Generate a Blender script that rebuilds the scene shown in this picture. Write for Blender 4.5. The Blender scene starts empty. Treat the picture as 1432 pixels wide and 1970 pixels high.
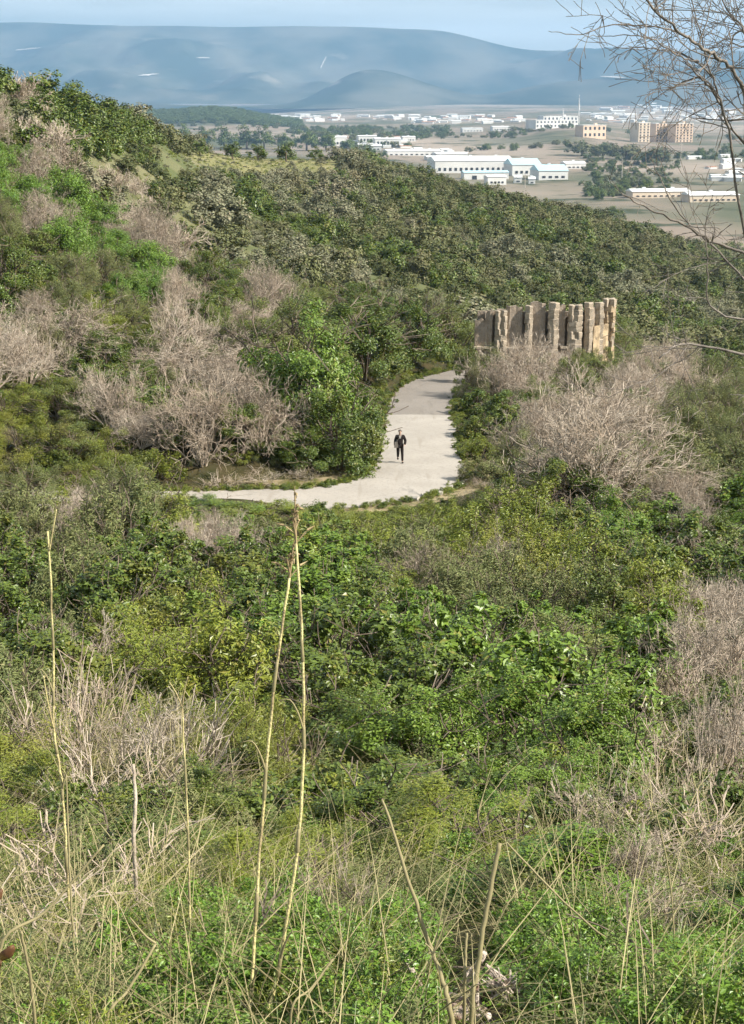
import bpy, math, random
import numpy as np
from mathutils import Vector, Matrix, noise as mnoise

# ------------------------------------------------------------------ camera, sky, sun, exposure
SC = bpy.context.scene
COL = SC.collection
F = 2860.0; W0 = 1432.0; H0 = 1970.0           # photograph's pixel frame
PITCH = math.atan((985 - 195) / F)             # the horizon lies at row 195
cam_d = bpy.data.cameras.new('camera'); cam = bpy.data.objects.new('camera', cam_d); COL.objects.link(cam)
cam_d.sensor_fit = 'VERTICAL'; cam_d.sensor_height = 24.0; cam_d.lens = F / H0 * 24.0
cam_d.clip_start = 0.1; cam_d.clip_end = 90000
cam.location = (0, 0, 0); cam.rotation_euler = (math.pi / 2 - PITCH, 0, 0)
SC.camera = cam

SUN = Vector((0.83, -0.25, 0.70)).normalized()  # towards the sun: right, a little behind the camera
wd = bpy.data.worlds.new('World'); SC.world = wd; wd.use_nodes = True
wn = wd.node_tree.nodes; wl = wd.node_tree.links; wn.clear()
wo = wn.new('ShaderNodeOutputWorld'); wb = wn.new('ShaderNodeBackground'); ws = wn.new('ShaderNodeTexSky')
ws.sky_type = 'NISHITA'; ws.sun_disc = False
ws.sun_elevation = math.asin(SUN.z); ws.sun_rotation = math.atan2(SUN.x, SUN.y)
ws.air_density = 1.0; ws.dust_density = 1.4; ws.ozone_density = 1.5; ws.altitude = 100
wb.inputs['Strength'].default_value = 0.064
# thin streaks of high cloud over the whole sky
wtc = wn.new('ShaderNodeTexCoord'); wmp = wn.new('ShaderNodeMapping'); wmp.inputs['Scale'].default_value = (2.0, 2.0, 22.0)
wnz = wn.new('ShaderNodeTexNoise'); wnz.inputs['Scale'].default_value = 2.2; wnz.inputs['Detail'].default_value = 4
wrp = wn.new('ShaderNodeMapRange'); wrp.inputs['From Min'].default_value = 0.22; wrp.inputs['From Max'].default_value = 0.75
wrp.inputs['To Max'].default_value = 0.95
wmx = wn.new('ShaderNodeMix'); wmx.data_type = 'RGBA'; wmx.inputs['B'].default_value = (9.0, 9.7, 9.6, 1)
wl.new(wtc.outputs['Generated'], wmp.inputs['Vector']); wl.new(wmp.outputs['Vector'], wnz.inputs['Vector'])
wl.new(wnz.outputs['Fac'], wrp.inputs['Value']); wl.new(wrp.outputs['Result'], wmx.inputs['Factor'])
wl.new(ws.outputs['Color'], wmx.inputs['A']); wl.new(wmx.outputs['Result'], wb.inputs['Color'])
wl.new(wb.outputs['Background'], wo.inputs['Surface'])

sd = bpy.data.lights.new('sun', 'SUN'); so = bpy.data.objects.new('sun', sd); COL.objects.link(so)
sd.energy = 5.0; sd.angle = math.radians(0.53); sd.color = (1.0, 0.94, 0.84)
so.rotation_euler = SUN.to_track_quat('Z', 'Y').to_euler(); so.location = (60, -40, 80)

SC.view_settings.view_transform = 'Standard'; SC.view_settings.look = 'None'
SC.view_settings.exposure = 0.84; SC.view_settings.gamma = 1.0; SC.view_settings.use_curve_mapping = False
cy = SC.cycles
cy.max_bounces = 5; cy.diffuse_bounces = 2; cy.glossy_bounces = 1; cy.transmission_bounces = 2
cy.transparent_max_bounces = 4; cy.volume_bounces = 0; cy.caustics_reflective = False; cy.caustics_refractive = False
cy.use_denoising = True; cy.use_adaptive_sampling = True; cy.adaptive_threshold = 0.03; cy.adaptive_min_samples = 16

RNG = np.random.default_rng(7)
random.seed(7)

# ------------------------------------------------------------------ pixel <-> world helpers
CP, SP = math.cos(PITCH), math.sin(PITCH)
def ray(px, py):
    cx = (px - W0 / 2) / F; cy_ = -(py - H0 / 2) / F
    return np.array((cx, CP + cy_ * SP, -SP + cy_ * CP))
def at(px, py, y):
    d = ray(px, py); return d * (y / d[1])
def proj(p):
    x, y, z = p[0], p[1], p[2]
    zz = y * CP - z * SP; up = y * SP + z * CP
    return W0 / 2 + F * x / zz, H0 / 2 - F * up / zz, zz

# ------------------------------------------------------------------ terrain height field
ROAD = [(-40, 50, -14.3), (-25, 60, -16.3), (-12.5, 65, -17.5), (-8.3, 66.4, -17.9), (-5.3, 67, -18.0), (-2.9, 67.5, -18.05),
        (-.6, 68.8, -18.1), (1.2, 70.8, -18.1), (2.1, 73.6, -18.15), (2.5, 78, -18.25), (2.8, 84, -18.4), (2.9, 90, -18.7),
        (3.2, 96, -19.0), (4.1, 103, -19.4), (6.4, 110, -19.9), (10, 115, -20.3), (16, 118.0, -20.9), (24, 119, -22)]
def catmull(P, n):
    P = [np.array(p, float) for p in P]; out = []
    for i in range(len(P) - 1):
        p0, p1, p2, p3 = P[max(i - 1, 0)], P[i], P[i + 1], P[min(i + 2, len(P) - 1)]
        for k in range(n):
            t = k / n
            out.append(.5 * (2 * p1 + (p2 - p0) * t + (2 * p0 - 5 * p1 + 4 * p2 - p3) * t * t + (3 * p1 - p0 - 3 * p2 + p3) * t ** 3))
    out.append(P[-1]); return np.array(out)
ROADC = catmull(ROAD, 10)

ctrl = []
def Q(x, y, z): ctrl.append((x, y, z))
def P(px, py, y, b=0.0):
    p = at(px, py, y); ctrl.append((p[0], p[1], p[2] - b))
for a in (-1.3, -.6, -.25, 0, .25, .6, 1.3):
    for r, z in ((1, -1.65), (2.5, -1.95), (5, -3.05), (10, -4.9), (20, -7.9), (40, -13.2)):
        Q(r * math.sin(a), r * math.cos(a), z)
for a, z in ((-.6, -15), (-.25, -16.6), (0, -17.1), (.25, -17.2), (.6, -19)):
    Q(58 * math.sin(a), 58 * math.cos(a), z)
for x, z in ((-50, -9), (-30, -13), (-15, -16.2), (2, -18.1), (8, -18.2), (16, -17.9), (35, -20), (60, -26)): Q(x, 71, z)
for x, z in ((-60, -4), (-35, -8.5), (-20, -13), (-10, -16.2), (-4, -17.5), (3, -18.7), (10, -18.8), (22, -19.2), (45, -25), (80, -34)): Q(x, 90, z)
for x, z in ((-70, 0), (-45, -4), (-25, -10.5), (-12, -15.2), (0, -18), (6, -19.8), (15, -20.3), (30, -23), (55, -31), (110, -42)): Q(x, 116, z)
for px, py in ((-300, 130), (0, 245), (100, 340), (250, 440), (400, 525), (600, 570), (800, 610), (1000, 665), (1400, 750), (1900, 820)): P(px, py, 150, 1.5)
for px, py, y in ((-400, 40, 190), (0, 160, 178), (90, 195, 200), (250, 300, 200), (400, 400, 200), (600, 480, 200), (800, 525, 200), (1000, 575, 200), (1200, 615, 200), (1432, 665, 200), (2000, 780, 200)): P(px, py, y, 1.8)
for px, py, y in ((-500, 110, 270), (0, 190, 250), (190, 212, 250), (285, 240, 280), (400, 325, 280), (600, 400, 280), (800, 450, 280), (1000, 500, 280), (1200, 548, 280), (1432, 605, 280), (2100, 730, 280)): P(px, py, y, 1.8)
for px, py, y in ((-500, 200, 400), (0, 230, 400), (280, 268, 400), (450, 306, 400), (600, 322, 400), (720, 338, 400), (870, 376, 400), (1000, 405, 400), (1200, 455, 400), (1432, 538, 400), (2100, 700, 400)): P(px, py, y, 1.0)
for px, py, y in ((-500, 230, 490), (0, 245, 490), (300, 265, 480), (450, 285, 475), (640, 292, 480), (720, 308, 480), (870, 350, 470), (1000, 382, 460), (1200, 434, 450), (1432, 522, 440), (2100, 690, 430)): P(px, py, y, 2.5)
for px, z7, z10 in ((-800, -40, -66), (0, -34, -62), (300, -34, -62), (600, -40, -66), (900, -55, -74), (1200, -66, -76), (1600, -70, -77), (2300, -72, -77)):
    for y, z in ((700, z7), (1000, z10)):
        ctrl.append((at(px, 195, y)[0], y, z))
for y, z in ((1500, -76), (2100, -74), (4000, -66), (6000, -60), (9000, -38), (12000, -8), (20000, 10)):
    for px in (-1500, 0, 716, 1432, 2800): Q(at(px, 195, y)[0], y, z)
for px, z in ((-700, -66), (100, -66), (330, -67), (500, -68), (650, -68), (900, -70), (1000, -66), (1060, -55), (1110, -52), (1160, -62), (1230, -70), (1432, -70), (2300, -70)):
    Q(at(px, 195, 2900)[0], 2900, z)
for px, z in ((-300, -60), (100, -52), (200, -40), (260, -30), (330, -36), (400, -24), (460, -33), (540, -56), (600, -65)): Q(at(px, 195, 4500)[0], 4500, z)
for px in (-300, 100, 260, 400, 540, 650): Q(at(px, 195, 5500)[0], 5500, -60)
for px in (200, 300, 400, 500): Q(at(px, 195, 3600)[0], 3600, -64)
ctrl = np.array(ctrl)
AS = 6.0
def uv(x, y):
    r = np.hypot(x, y); a = np.clip(np.arctan2(x, y), -1.35, 1.35)
    return a * AS, np.log(np.maximum(r, .8)), np.maximum(r, .8)
def phi(d2): return d2 * np.log(d2 + 1e-9) * .5
_u, _v, _r = uv(ctrl[:, 0], ctrl[:, 1])
_N = len(ctrl); _A = np.zeros((_N + 3, _N + 3))
_A[:_N, :_N] = phi((_u[:, None] - _u) ** 2 + (_v[:, None] - _v) ** 2) + np.eye(_N) * 0.004
_A[:_N, _N] = 1; _A[:_N, _N + 1] = _u; _A[:_N, _N + 2] = _v; _A[_N:, :_N] = _A[:_N, _N:].T
_w = np.linalg.solve(_A, np.concatenate([ctrl[:, 2] / _r, np.zeros(3)]))
def snoise(x, y, s, seed=0.0):
    return (np.sin(x / s + 1.7 * np.sin(y / s * .8 + seed) + seed) + np.sin(y / s * 1.13 + 1.3 * np.sin(x / s * .7 + 2 + seed)) +
            .6 * np.sin((x + y) / s * 1.9 + seed * 3) + .5 * np.sin((x - y) / s * 2.3 + seed)) / 3.1
def H(x, y):
    x = np.atleast_1d(np.asarray(x, float)); y = np.atleast_1d(np.asarray(y, float)); out = np.empty(x.shape)
    xf, yf, of = x.ravel(), y.ravel(), out.ravel()
    for s in range(0, len(xf), 20000):
        xs, ys = xf[s:s + 20000], yf[s:s + 20000]
        u, v, r = uv(xs, ys)
        T = phi((u[:, None] - _u) ** 2 + (v[:, None] - _v) ** 2) @ _w[:_N] + _w[_N] + _w[_N + 1] * u + _w[_N + 2] * v
        z = T * r
        z += snoise(xs, ys, 1.1, .3) * .06 * np.clip(r / 6, 0, 1) + snoise(xs, ys, 6.0, 1.1) * .28 * np.clip(r / 40, 0, 1)
        z += snoise(xs, ys, 33.0, 2.1) * .7 * np.clip((r - 130) / 200, 0, 1)
        m = (ys > 40) & (ys < 130) & (np.abs(xs) < 50)
        if m.any():
            d = np.hypot(xs[m][:, None] - ROADC[:, 0], ys[m][:, None] - ROADC[:, 1]); k = d.argmin(1); dm = d.min(1)
            t = np.clip((dm - 2.7) / 4.0, 0, 1); t = t * t * (3 - 2 * t)
            z[m] = z[m] * t + (ROADC[k, 2] - .06) * (1 - t)
        of[s:s + 20000] = z
    return out
def h1(x, y): return float(H(x, y)[0])
def hit(px, py, ymin=2.0, ymax=9000.0):
    d = ray(px, py); ys = np.exp(np.linspace(math.log(ymin), math.log(ymax), 700)); pts = ys[:, None] * (d / d[1])
    below = pts[:, 2] < H(pts[:, 0], pts[:, 1])
    i = int(below.argmax()) if below.any() else len(ys) - 1
    p = pts[i]; return np.array((p[0], p[1], h1(p[0], p[1])))

# ------------------------------------------------------------------ mesh helpers
def mesh_np(name, V, faces, mats, mi=None, smooth=False):
    """V (n,3); faces: array (m,k) of one arity or a list of such arrays"""
    if not isinstance(faces, list): faces = [faces]
    faces = [np.asarray(f, np.int32) for f in faces if len(f)]
    me = bpy.data.meshes.new(name); V = np.asarray(V, np.float32)
    me.vertices.add(len(V)); me.vertices.foreach_set('co', V.ravel())
    loops = np.concatenate([f.ravel() for f in faces]); n = sum(len(f) for f in faces)
    tot = np.concatenate([np.full(len(f), f.shape[1], np.int32) for f in faces])
    me.loops.add(len(loops)); me.loops.foreach_set('vertex_index', loops)
    me.polygons.add(n); me.polygons.foreach_set('loop_start', np.concatenate([[0], np.cumsum(tot)[:-1]]).astype(np.int32))
    if mi is not None: me.polygons.foreach_set('material_index', np.asarray(mi, np.int32))
    me.update(calc_edges=True)
    me.polygons.foreach_set('use_smooth', np.full(n, smooth, bool))
    for m in (mats if isinstance(mats, (list, tuple)) else [mats]): me.materials.append(m)
    me.validate(); return me
def link(name, me, parent=None, loc=None):
    o = bpy.data.objects.new(name, me); COL.objects.link(o)
    if parent is not None: o.parent = parent
    if loc is not None: o.location = loc
    return o
def tag(o, label=None, cat=None, group=None, kind=None):
    if label: o['label'] = label
    if cat: o['category'] = cat
    if group: o['group'] = group
    if kind: o['kind'] = kind
    return o
def empty(name, loc=(0, 0, 0), rz=0.0):
    o = bpy.data.objects.new(name, None); COL.objects.link(o); o.location = loc; o.rotation_euler = (0, 0, rz)
    o.empty_display_size = .2; return o
class MB:
    def __init__(s): s.v = []; s.f4 = []; s.f3 = []; s.n = 0
    def add(s, V, f4=None, f3=None):
        V = np.asarray(V, float)
        if f4 is not None and len(f4): s.f4.append(np.asarray(f4) + s.n)
        if f3 is not None and len(f3): s.f3.append(np.asarray(f3) + s.n)
        s.v.append(V); s.n += len(V); return s
    def box(s, c, d, rz=0.0, taper=1.0):
        c = np.array(c, float); hx, hy, hz = d[0] / 2, d[1] / 2, d[2] / 2
        V = np.array([(-hx, -hy, -hz), (hx, -hy, -hz), (hx, hy, -hz), (-hx, hy, -hz)] + [(sx * hx * taper, sy * hy * taper, hz) for sx, sy in ((-1, -1), (1, -1), (1, 1), (-1, 1))])
        if rz:
            cs, sn = math.cos(rz), math.sin(rz); V[:, :2] = V[:, :2] @ np.array(((cs, sn), (-sn, cs)))
        return s.add(V + c, [(0, 3, 2, 1), (4, 5, 6, 7), (0, 1, 5, 4), (1, 2, 6, 5), (2, 3, 7, 6), (3, 0, 4, 7)])
    def tubes(s, S, k=3):
        """S rows: p0(3) p1(3) r0 r1"""
        S = np.asarray(S, float); n = len(S); p0, p1 = S[:, :3], S[:, 3:6]; d = p1 - p0
        L = np.linalg.norm(d, axis=1, keepdims=True) + 1e-9; d = d / L
        ref = np.where(np.abs(d[:, 2:3]) < .9, np.array((0, 0, 1.0)), np.array((1.0, 0, 0)))
        a = np.cross(d, ref); a /= np.linalg.norm(a, axis=1, keepdims=True) + 1e-9; b = np.cross(d, a)
        V = np.empty((n, 2 * k, 3))
        for i in range(k):
            t = 2 * math.pi * i / k; o = a * math.cos(t) + b * math.sin(t)
            V[:, i] = p0 + o * S[:, 6:7]; V[:, k + i] = p1 + o * S[:, 7:8]
        base = (np.arange(n) * 2 * k)[:, None, None]
        q = np.array([(i, (i + 1) % k, k + (i + 1) % k, k + i) for i in range(k)])[None] + base
        return s.add(V.reshape(-1, 3), q.reshape(-1, 4))
    def tube(s, pts, radii, k=6, cap=True):
        pts = np.asarray(pts, float); n = len(pts); radii = np.broadcast_to(np.asarray(radii, float), (n,))
        d = np.gradient(pts, axis=0); d /= np.linalg.norm(d, axis=1, keepdims=True) + 1e-9
        a = np.cross(d[0], (0, 0, 1.0) if abs(d[0][2]) < .9 else (1.0, 0, 0)); V = []
        for i in range(n):
            a = a - d[i] * a.dot(d[i]); a /= np.linalg.norm(a) + 1e-9; b = np.cross(d[i], a)
            V += [pts[i] + radii[i] * (a * math.cos(2 * math.pi * j / k) + b * math.sin(2 * math.pi * j / k)) for j in range(k)]
        f4 = [(i * k + j, i * k + (j + 1) % k, (i + 1) * k + (j + 1) % k, (i + 1) * k + j) for i in range(n - 1) for j in range(k)]
        f3 = []
        if cap:
            V += [pts[0], pts[-1]]
            f3 = [(n * k, (j + 1) % k, j) for j in range(k)] + [(n * k + 1, (n - 1) * k + j, (n - 1) * k + (j + 1) % k) for j in range(k)]
        return s.add(V, f4, f3)
    def leaves(s, C, N, size, rng, aspect=.55):
        C = np.asarray(C, float); n = len(C); N = N / (np.linalg.norm(N, axis=1, keepdims=True) + 1e-9)
        t = rng.normal(size=(n, 3)); a = np.cross(N, t); a /= np.linalg.norm(a, axis=1, keepdims=True) + 1e-9; b = np.cross(N, a)
        sz = np.asarray(size, float).reshape(-1, 1) * np.ones((n, 1)); fold = N * sz * .18
        V = np.stack([C - a * sz, C + b * sz * aspect + fold, C + a * sz, C - b * sz * aspect + fold], 1)
        f = (np.arange(n) * 4)[:, None] + np.array((0, 1, 2, 3))
        return s.add(V.reshape(-1, 3), f)
    def mesh(s, name, mats, smooth=False):
        fs = []
        if s.f4: fs.append(np.concatenate(s.f4))
        if s.f3: fs.append(np.concatenate(s.f3))
        return mesh_np(name, np.concatenate(s.v), fs, mats, smooth=smooth)
    def build(s, name, mat, parent=None, loc=None, smooth=False):
        return link(name, s.mesh(name, mat, smooth), parent, loc)

# ------------------------------------------------------------------ materials
def nt(name):
    m = bpy.data.materials.new(name); m.use_nodes = True; n = m.node_tree.nodes; n.clear()
    out = n.new('ShaderNodeOutputMaterial'); return m, n, m.node_tree.links, out
def rgb(c): return (c[0], c[1], c[2], 1)
def mixc(n, l, fac, a, b):
    x = n.new('ShaderNodeMix'); x.data_type = 'RGBA'
    for s, v in (('A', a), ('B', b)):
        if isinstance(v, (tuple, list)): x.inputs[s].default_value = rgb(v)
        else: l.new(v, x.inputs[s])
    if isinstance(fac, (int, float)): x.inputs['Factor'].default_value = fac
    else: l.new(fac, x.inputs['Factor'])
    return x.outputs['Result']
def noise_fac(n, l, scale, lo=.35, hi=.65, detail=4, coord='Position', sc=None):
    t = n.new('ShaderNodeTexNoise'); t.inputs['Scale'].default_value = scale; t.inputs['Detail'].default_value = detail
    if coord == 'Position': src = n.new('ShaderNodeNewGeometry').outputs['Position']
    else: src = n.new('ShaderNodeTexCoord').outputs['Object']
    if sc:
        mp = n.new('ShaderNodeMapping'); mp.inputs['Scale'].default_value = sc; l.new(src, mp.inputs['Vector']); src = mp.outputs['Vector']
    l.new(src, t.inputs['Vector'])
    r = n.new('ShaderNodeMapRange'); r.inputs['From Min'].default_value = lo; r.inputs['From Max'].default_value = hi
    l.new(t.outputs['Fac'], r.inputs['Value']); return r.outputs['Result']
def leafmat(name, a, b, c, trans=.10, rough=.42, spec=.45, ns=.35, leafvar=.55):
    """a, b: range between plants and leaves; c: the odd dry leaf"""
    m, n, l, out = nt(name)
    isl = n.new('ShaderNodeNewGeometry').outputs['Random Per Island']; oi = n.new('ShaderNodeObjectInfo').outputs['Random']
    c1 = mixc(n, l, oi, a, b)
    lf = mixc(n, l, isl, tuple(x * .62 for x in a), tuple(min(1, x * 1.35) for x in b))
    col = mixc(n, l, leafvar, c1, lf)
    col = mixc(n, l, noise_fac(n, l, ns, .56, .80, 2), col, c)
    gt = n.new('ShaderNodeMath'); gt.operation = 'GREATER_THAN'; gt.inputs[1].default_value = .93; l.new(isl, gt.inputs[0])
    col = mixc(n, l, gt.outputs[0], col, c)
    p = n.new('ShaderNodeBsdfPrincipled'); p.inputs['Roughness'].default_value = rough; p.inputs['Specular IOR Level'].default_value = spec
    t = n.new('ShaderNodeBsdfTranslucent'); x = n.new('ShaderNodeMixShader'); x.inputs[0].default_value = trans
    l.new(col, p.inputs['Base Color']); l.new(col, t.inputs['Color'])
    l.new(p.outputs[0], x.inputs[1]); l.new(t.outputs[0], x.inputs[2]); l.new(x.outputs[0], out.inputs[0]); return m
def plain(name, a, b=None, scale=3.0, rough=.85, spec=.2, bump=0.0, bscale=None, coord='Object', c=None, cs=None, isl=False, lo=.35, hi=.65):
    m, n, l, out = nt(name); p = n.new('ShaderNodeBsdfPrincipled')
    p.inputs['Roughness'].default_value = rough; p.inputs['Specular IOR Level'].default_value = spec
    b = b or tuple(x * .75 for x in a)
    col = mixc(n, l, noise_fac(n, l, scale, lo, hi, 5, coord), a, b)
    if isl: col = mixc(n, l, n.new('ShaderNodeNewGeometry').outputs['Random Per Island'], col, tuple(x * .75 for x in b))
    if c: col = mixc(n, l, noise_fac(n, l, cs or scale * .3, .5, .62, 4, coord), col, c)
    l.new(col, p.inputs['Base Color'])
    if bump:
        bt = n.new('ShaderNodeTexNoise'); bt.inputs['Scale'].default_value = bscale or scale * 4; bt.inputs['Detail'].default_value = 6
        tc = n.new('ShaderNodeTexCoord'); l.new(tc.outputs['Object'], bt.inputs['Vector'])
        bp = n.new('ShaderNodeBump'); bp.inputs['Strength'].default_value = bump; bp.inputs['Distance'].default_value = .05
        l.new(bt.outputs['Fac'], bp.inputs['Height']); l.new(bp.outputs[0], p.inputs['Normal'])
    l.new(p.outputs[0], out.inputs[0]); return m

M = {}
M['lent'] = leafmat('leaf_dark_green', (.068, .108, .015), (.124, .172, .025), (.19, .18, .035))
M['green'] = leafmat('leaf_fresh_green', (.092, .166, .018), (.160, .238, .030), (.22, .23, .045))
M['fresh'] = leafmat('leaf_bright_green', (.092, .185, .018), (.155, .255, .030), (.19, .24, .045))
M['yel'] = leafmat('leaf_yellow_green', (.140, .185, .022), (.235, .262, .036), (.27, .25, .055))
M['grey'] = leafmat('leaf_grey_green', (.122, .155, .046), (.210, .225, .080), (.27, .24, .11), rough=.7)
M['olive'] = leafmat('leaf_olive', (.098, .138, .025), (.170, .200, .040), (.22, .20, .06))
M['far'] = leafmat('leaf_hillside', (.066, .092, .032), (.205, .205, .098), (.23, .20, .12), rough=.85, spec=.1, ns=.05, leafvar=.30)
M['fargrey'] = leafmat('leaf_hillside_grey', (.17, .18, .105), (.27, .265, .17), (.31, .27, .18), rough=.9, spec=.1, ns=.05, leafvar=.3)
def twigmat():
    m, n, l, out = nt('dead_twig'); p = n.new('ShaderNodeBsdfPrincipled'); p.inputs['Roughness'].default_value = .9; p.inputs['Specular IOR Level'].default_value = .1
    c = mixc(n, l, n.new('ShaderNodeObjectInfo').outputs['Random'], (.44, .37, .29), (.60, .525, .43))
    c = mixc(n, l, noise_fac(n, l, 1.1, .4, .66, 3), c, (.42, .325, .235))
    c = mixc(n, l, n.new('ShaderNodeNewGeometry').outputs['Random Per Island'], c, (.32, .26, .205))
    l.new(c, p.inputs['Base Color']); l.new(p.outputs[0], out.inputs[0]); return m
M['dead'] = twigmat()
M['deadpale'] = plain('dead_wood_pale', (.52, .44, .34), (.33, .27, .21), 9, .85, .15, bump=.3)
M['bark'] = plain('bark', (.20, .16, .12), (.11, .085, .065), 6, .9, .1, bump=.5)
M['barktree'] = plain('bark_bare_tree', (.27, .235, .20), (.12, .105, .09), 7, .85, .15, bump=.4)
M['straw'] = plain('straw', (.44, .38, .20), (.30, .255, .13), 4, .7, .25, coord='Position', isl=True)
M['stalk'] = plain('yellow_stalk', (.66, .58, .27), (.50, .42, .19), 14, .65, .25, bump=.3, bscale=120, c=(.34, .27, .14), cs=9)
M['seed'] = plain('seed_head', (.50, .40, .22), (.36, .27, .15), 20, .9, .1, isl=True)
M['blade'] = leafmat('grass_blade', (.095, .150, .022), (.18, .22, .04), (.34, .30, .11), trans=.35)
M['stone'] = plain('ruin_stone', (.48, .40, .305), (.37, .305, .23), 2.6, .95, .08, bump=1.0, bscale=9, coord='Position', c=(.31, .26, .20), cs=1.7)
M['ochre'] = plain('ruin_stone_ochre', (.52, .40, .255), (.40, .305, .20), 2.6, .95, .08, bump=1.0, bscale=9, coord='Position', c=(.26, .20, .13), cs=1.7)
M['panel'] = plain('ruin_wall_shaded', (.38, .31, .24), (.30, .242, .185), 2.3, .95, .08, bump=1.0, bscale=7, coord='Position', c=(.27, .22, .17), cs=1.2)  # darker than the pillar stone: the panels' shade is put into the colour
M['rock'] = plain('verge_stone', (.58, .53, .45), (.42, .38, .32), 4, .9, .1, bump=.6, bscale=10)
M['white'] = plain('white_render', (.76, .75, .72), (.64, .63, .60), .05, .7, .2)
M['cream'] = plain('cream_render', (.74, .62, .48), (.66, .54, .42), .05, .8, .2)
M['orange'] = plain('orange_render', (.72, .55, .41), (.64, .48, .36), .05, .8, .2)
M['roofblue'] = plain('blue_metal_roof', (.42, .62, .68), (.50, .68, .72), .02, .5, .4)
M['roofwhite'] = plain('white_metal_roof', (.82, .82, .80), (.72, .73, .72), .02, .5, .4)
M['tile'] = plain('roof_tile', (.42, .22, .14), (.34, .18, .12), .3, .9, .1)
M['dark'] = plain('window_glass_dark', (.05, .055, .06), (.03, .03, .035), .5, .25, .5)
M['metal'] = plain('mast_metal', (.75, .76, .77), (.65, .66, .67), .5, .5, .4)
M['pole'] = plain('pole_concrete', (.55, .50, .44), (.45, .41, .36), .5, .9, .1)

# ground: litter and soil near by, fields in the valley
m, n, l, out = nt('ground_soil'); M['ground'] = m
p = n.new('ShaderNodeBsdfPrincipled'); p.inputs['Roughness'].default_value = .95; p.inputs['Specular IOR Level'].default_value = .1
near = mixc(n, l, noise_fac(n, l, 1.3, .35, .65, 6), (.075, .06, .03), (.038, .042, .016))  # litter and soil darkened to stand in for shade between the shrubs
hill = mixc(n, l, noise_fac(n, l, .06, .42, .62, 5), (.10, .115, .048), (.175, .165, .088))
fld = mixc(n, l, noise_fac(n, l, .004, .42, .58, 3, sc=(1, .5, 1)), (.25, .20, .155), (.11, .115, .07))
fld = mixc(n, l, noise_fac(n, l, .0013, .48, .60, 3, sc=(1, .45, 1)), fld, (.34, .28, .225))
fld = mixc(n, l, noise_fac(n, l, .02, .55, .66, 5), fld, (.06, .07, .038))
pos = n.new('ShaderNodeNewGeometry').outputs['Position']; sx = n.new('ShaderNodeSeparateXYZ'); l.new(pos, sx.inputs[0])
def band(lo, hi):
    r = n.new('ShaderNodeMapRange'); r.inputs['From Min'].default_value = lo; r.inputs['From Max'].default_value = hi
    l.new(sx.outputs['Y'], r.inputs['Value']); return r.outputs['Result']
col = mixc(n, l, band(120, 190), near, hill); dv = n.new('ShaderNodeMath'); dv.operation = 'DIVIDE'; l.new(sx.outputs['X'], dv.inputs[0]); l.new(sx.outputs['Y'], dv.inputs[1])
def rng_(src, lo, hi):
    r = n.new('ShaderNodeMapRange'); r.inputs['From Min'].default_value = lo; r.inputs['From Max'].default_value = hi; l.new(src, r.inputs['Value']); return r.outputs['Result']
def mul(a, b):
    k = n.new('ShaderNodeMath'); k.operation = 'MULTIPLY'; l.new(a, k.inputs[0]); l.new(b, k.inputs[1]); return k.outputs[0]
mead = mul(mul(rng_(dv.outputs[0], -.150, -.135), rng_(dv.outputs[0], -.012, -.03)), mul(rng_(sx.outputs['Y'], 325, 345), rng_(sx.outputs['Y'], 500, 470)))
mcol = mixc(n, l, noise_fac(n, l, .09, .38, .62, 4), (.27, .24, .115), (.17, .17, .07))
col = mixc(n, l, mead, col, mcol)
col = mixc(n, l, band(600, 800), col, fld)
l.new(col, p.inputs['Base Color']); l.new(p.outputs[0], out.inputs[0])

def concrete(name, a, b, line):
    m, n, l, out = nt(name); p = n.new('ShaderNodeBsdfPrincipled'); p.inputs['Roughness'].default_value = .9
    p.inputs['Specular IOR Level'].default_value = .2
    c = mixc(n, l, noise_fac(n, l, .5, .35, .65, 6), a, b)
    c = mixc(n, l, noise_fac(n, l, 7, .5, .8, 6), c, tuple(x * .82 for x in b))
    c = mixc(n, l, noise_fac(n, l, .9, .60, .70, 5, sc=(2.2, .25, 1)), c, line)
    vo = n.new('ShaderNodeTexVoronoi'); vo.feature = 'DISTANCE_TO_EDGE'; vo.inputs['Scale'].default_value = .42; l.new(n.new('ShaderNodeNewGeometry').outputs['Position'], vo.inputs['Vector'])
    ck = n.new('ShaderNodeMapRange'); ck.inputs['From Min'].default_value = .004; ck.inputs['From Max'].default_value = .016; ck.inputs['To Min'].default_value = .2; ck.inputs['To Max'].default_value = 0; l.new(vo.outputs['Distance'], ck.inputs['Value'])
    c = mixc(n, l, ck.outputs['Result'], c, tuple(x * .55 for x in b))
    bt = n.new('ShaderNodeTexNoise'); bt.inputs['Scale'].default_value = 30; bt.inputs['Detail'].default_value = 5
    l.new(n.new('ShaderNodeNewGeometry').outputs['Position'], bt.inputs['Vector'])
    bp = n.new('ShaderNodeBump'); bp.inputs['Strength'].default_value = .25; bp.inputs['Distance'].default_value = .02
    l.new(bt.outputs['Fac'], bp.inputs['Height']); l.new(bp.outputs[0], p.inputs['Normal'])
    l.new(c, p.inputs['Base Color']); l.new(p.outputs[0], out.inputs[0]); return m
M['road'] = concrete('road_concrete', (.42, .38, .33), (.365, .33, .285), (.33, .295, .25))
M['road2'] = concrete('road_far_darker', (.27, .24, .208), (.24, .212, .183), (.215, .19, .163))  # same concrete in a darker tone for the far stretch
m, n, l, out = nt('mountain_scrub'); M['mount'] = m
p = n.new('ShaderNodeBsdfPrincipled'); p.inputs['Roughness'].default_value = 1; p.inputs['Specular IOR Level'].default_value = 0
c = mixc(n, l, noise_fac(n, l, .0016, .40, .62, 8, sc=(1, .5, 1.6)), (.020, .037, .021), (.125, .122, .092))
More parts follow.
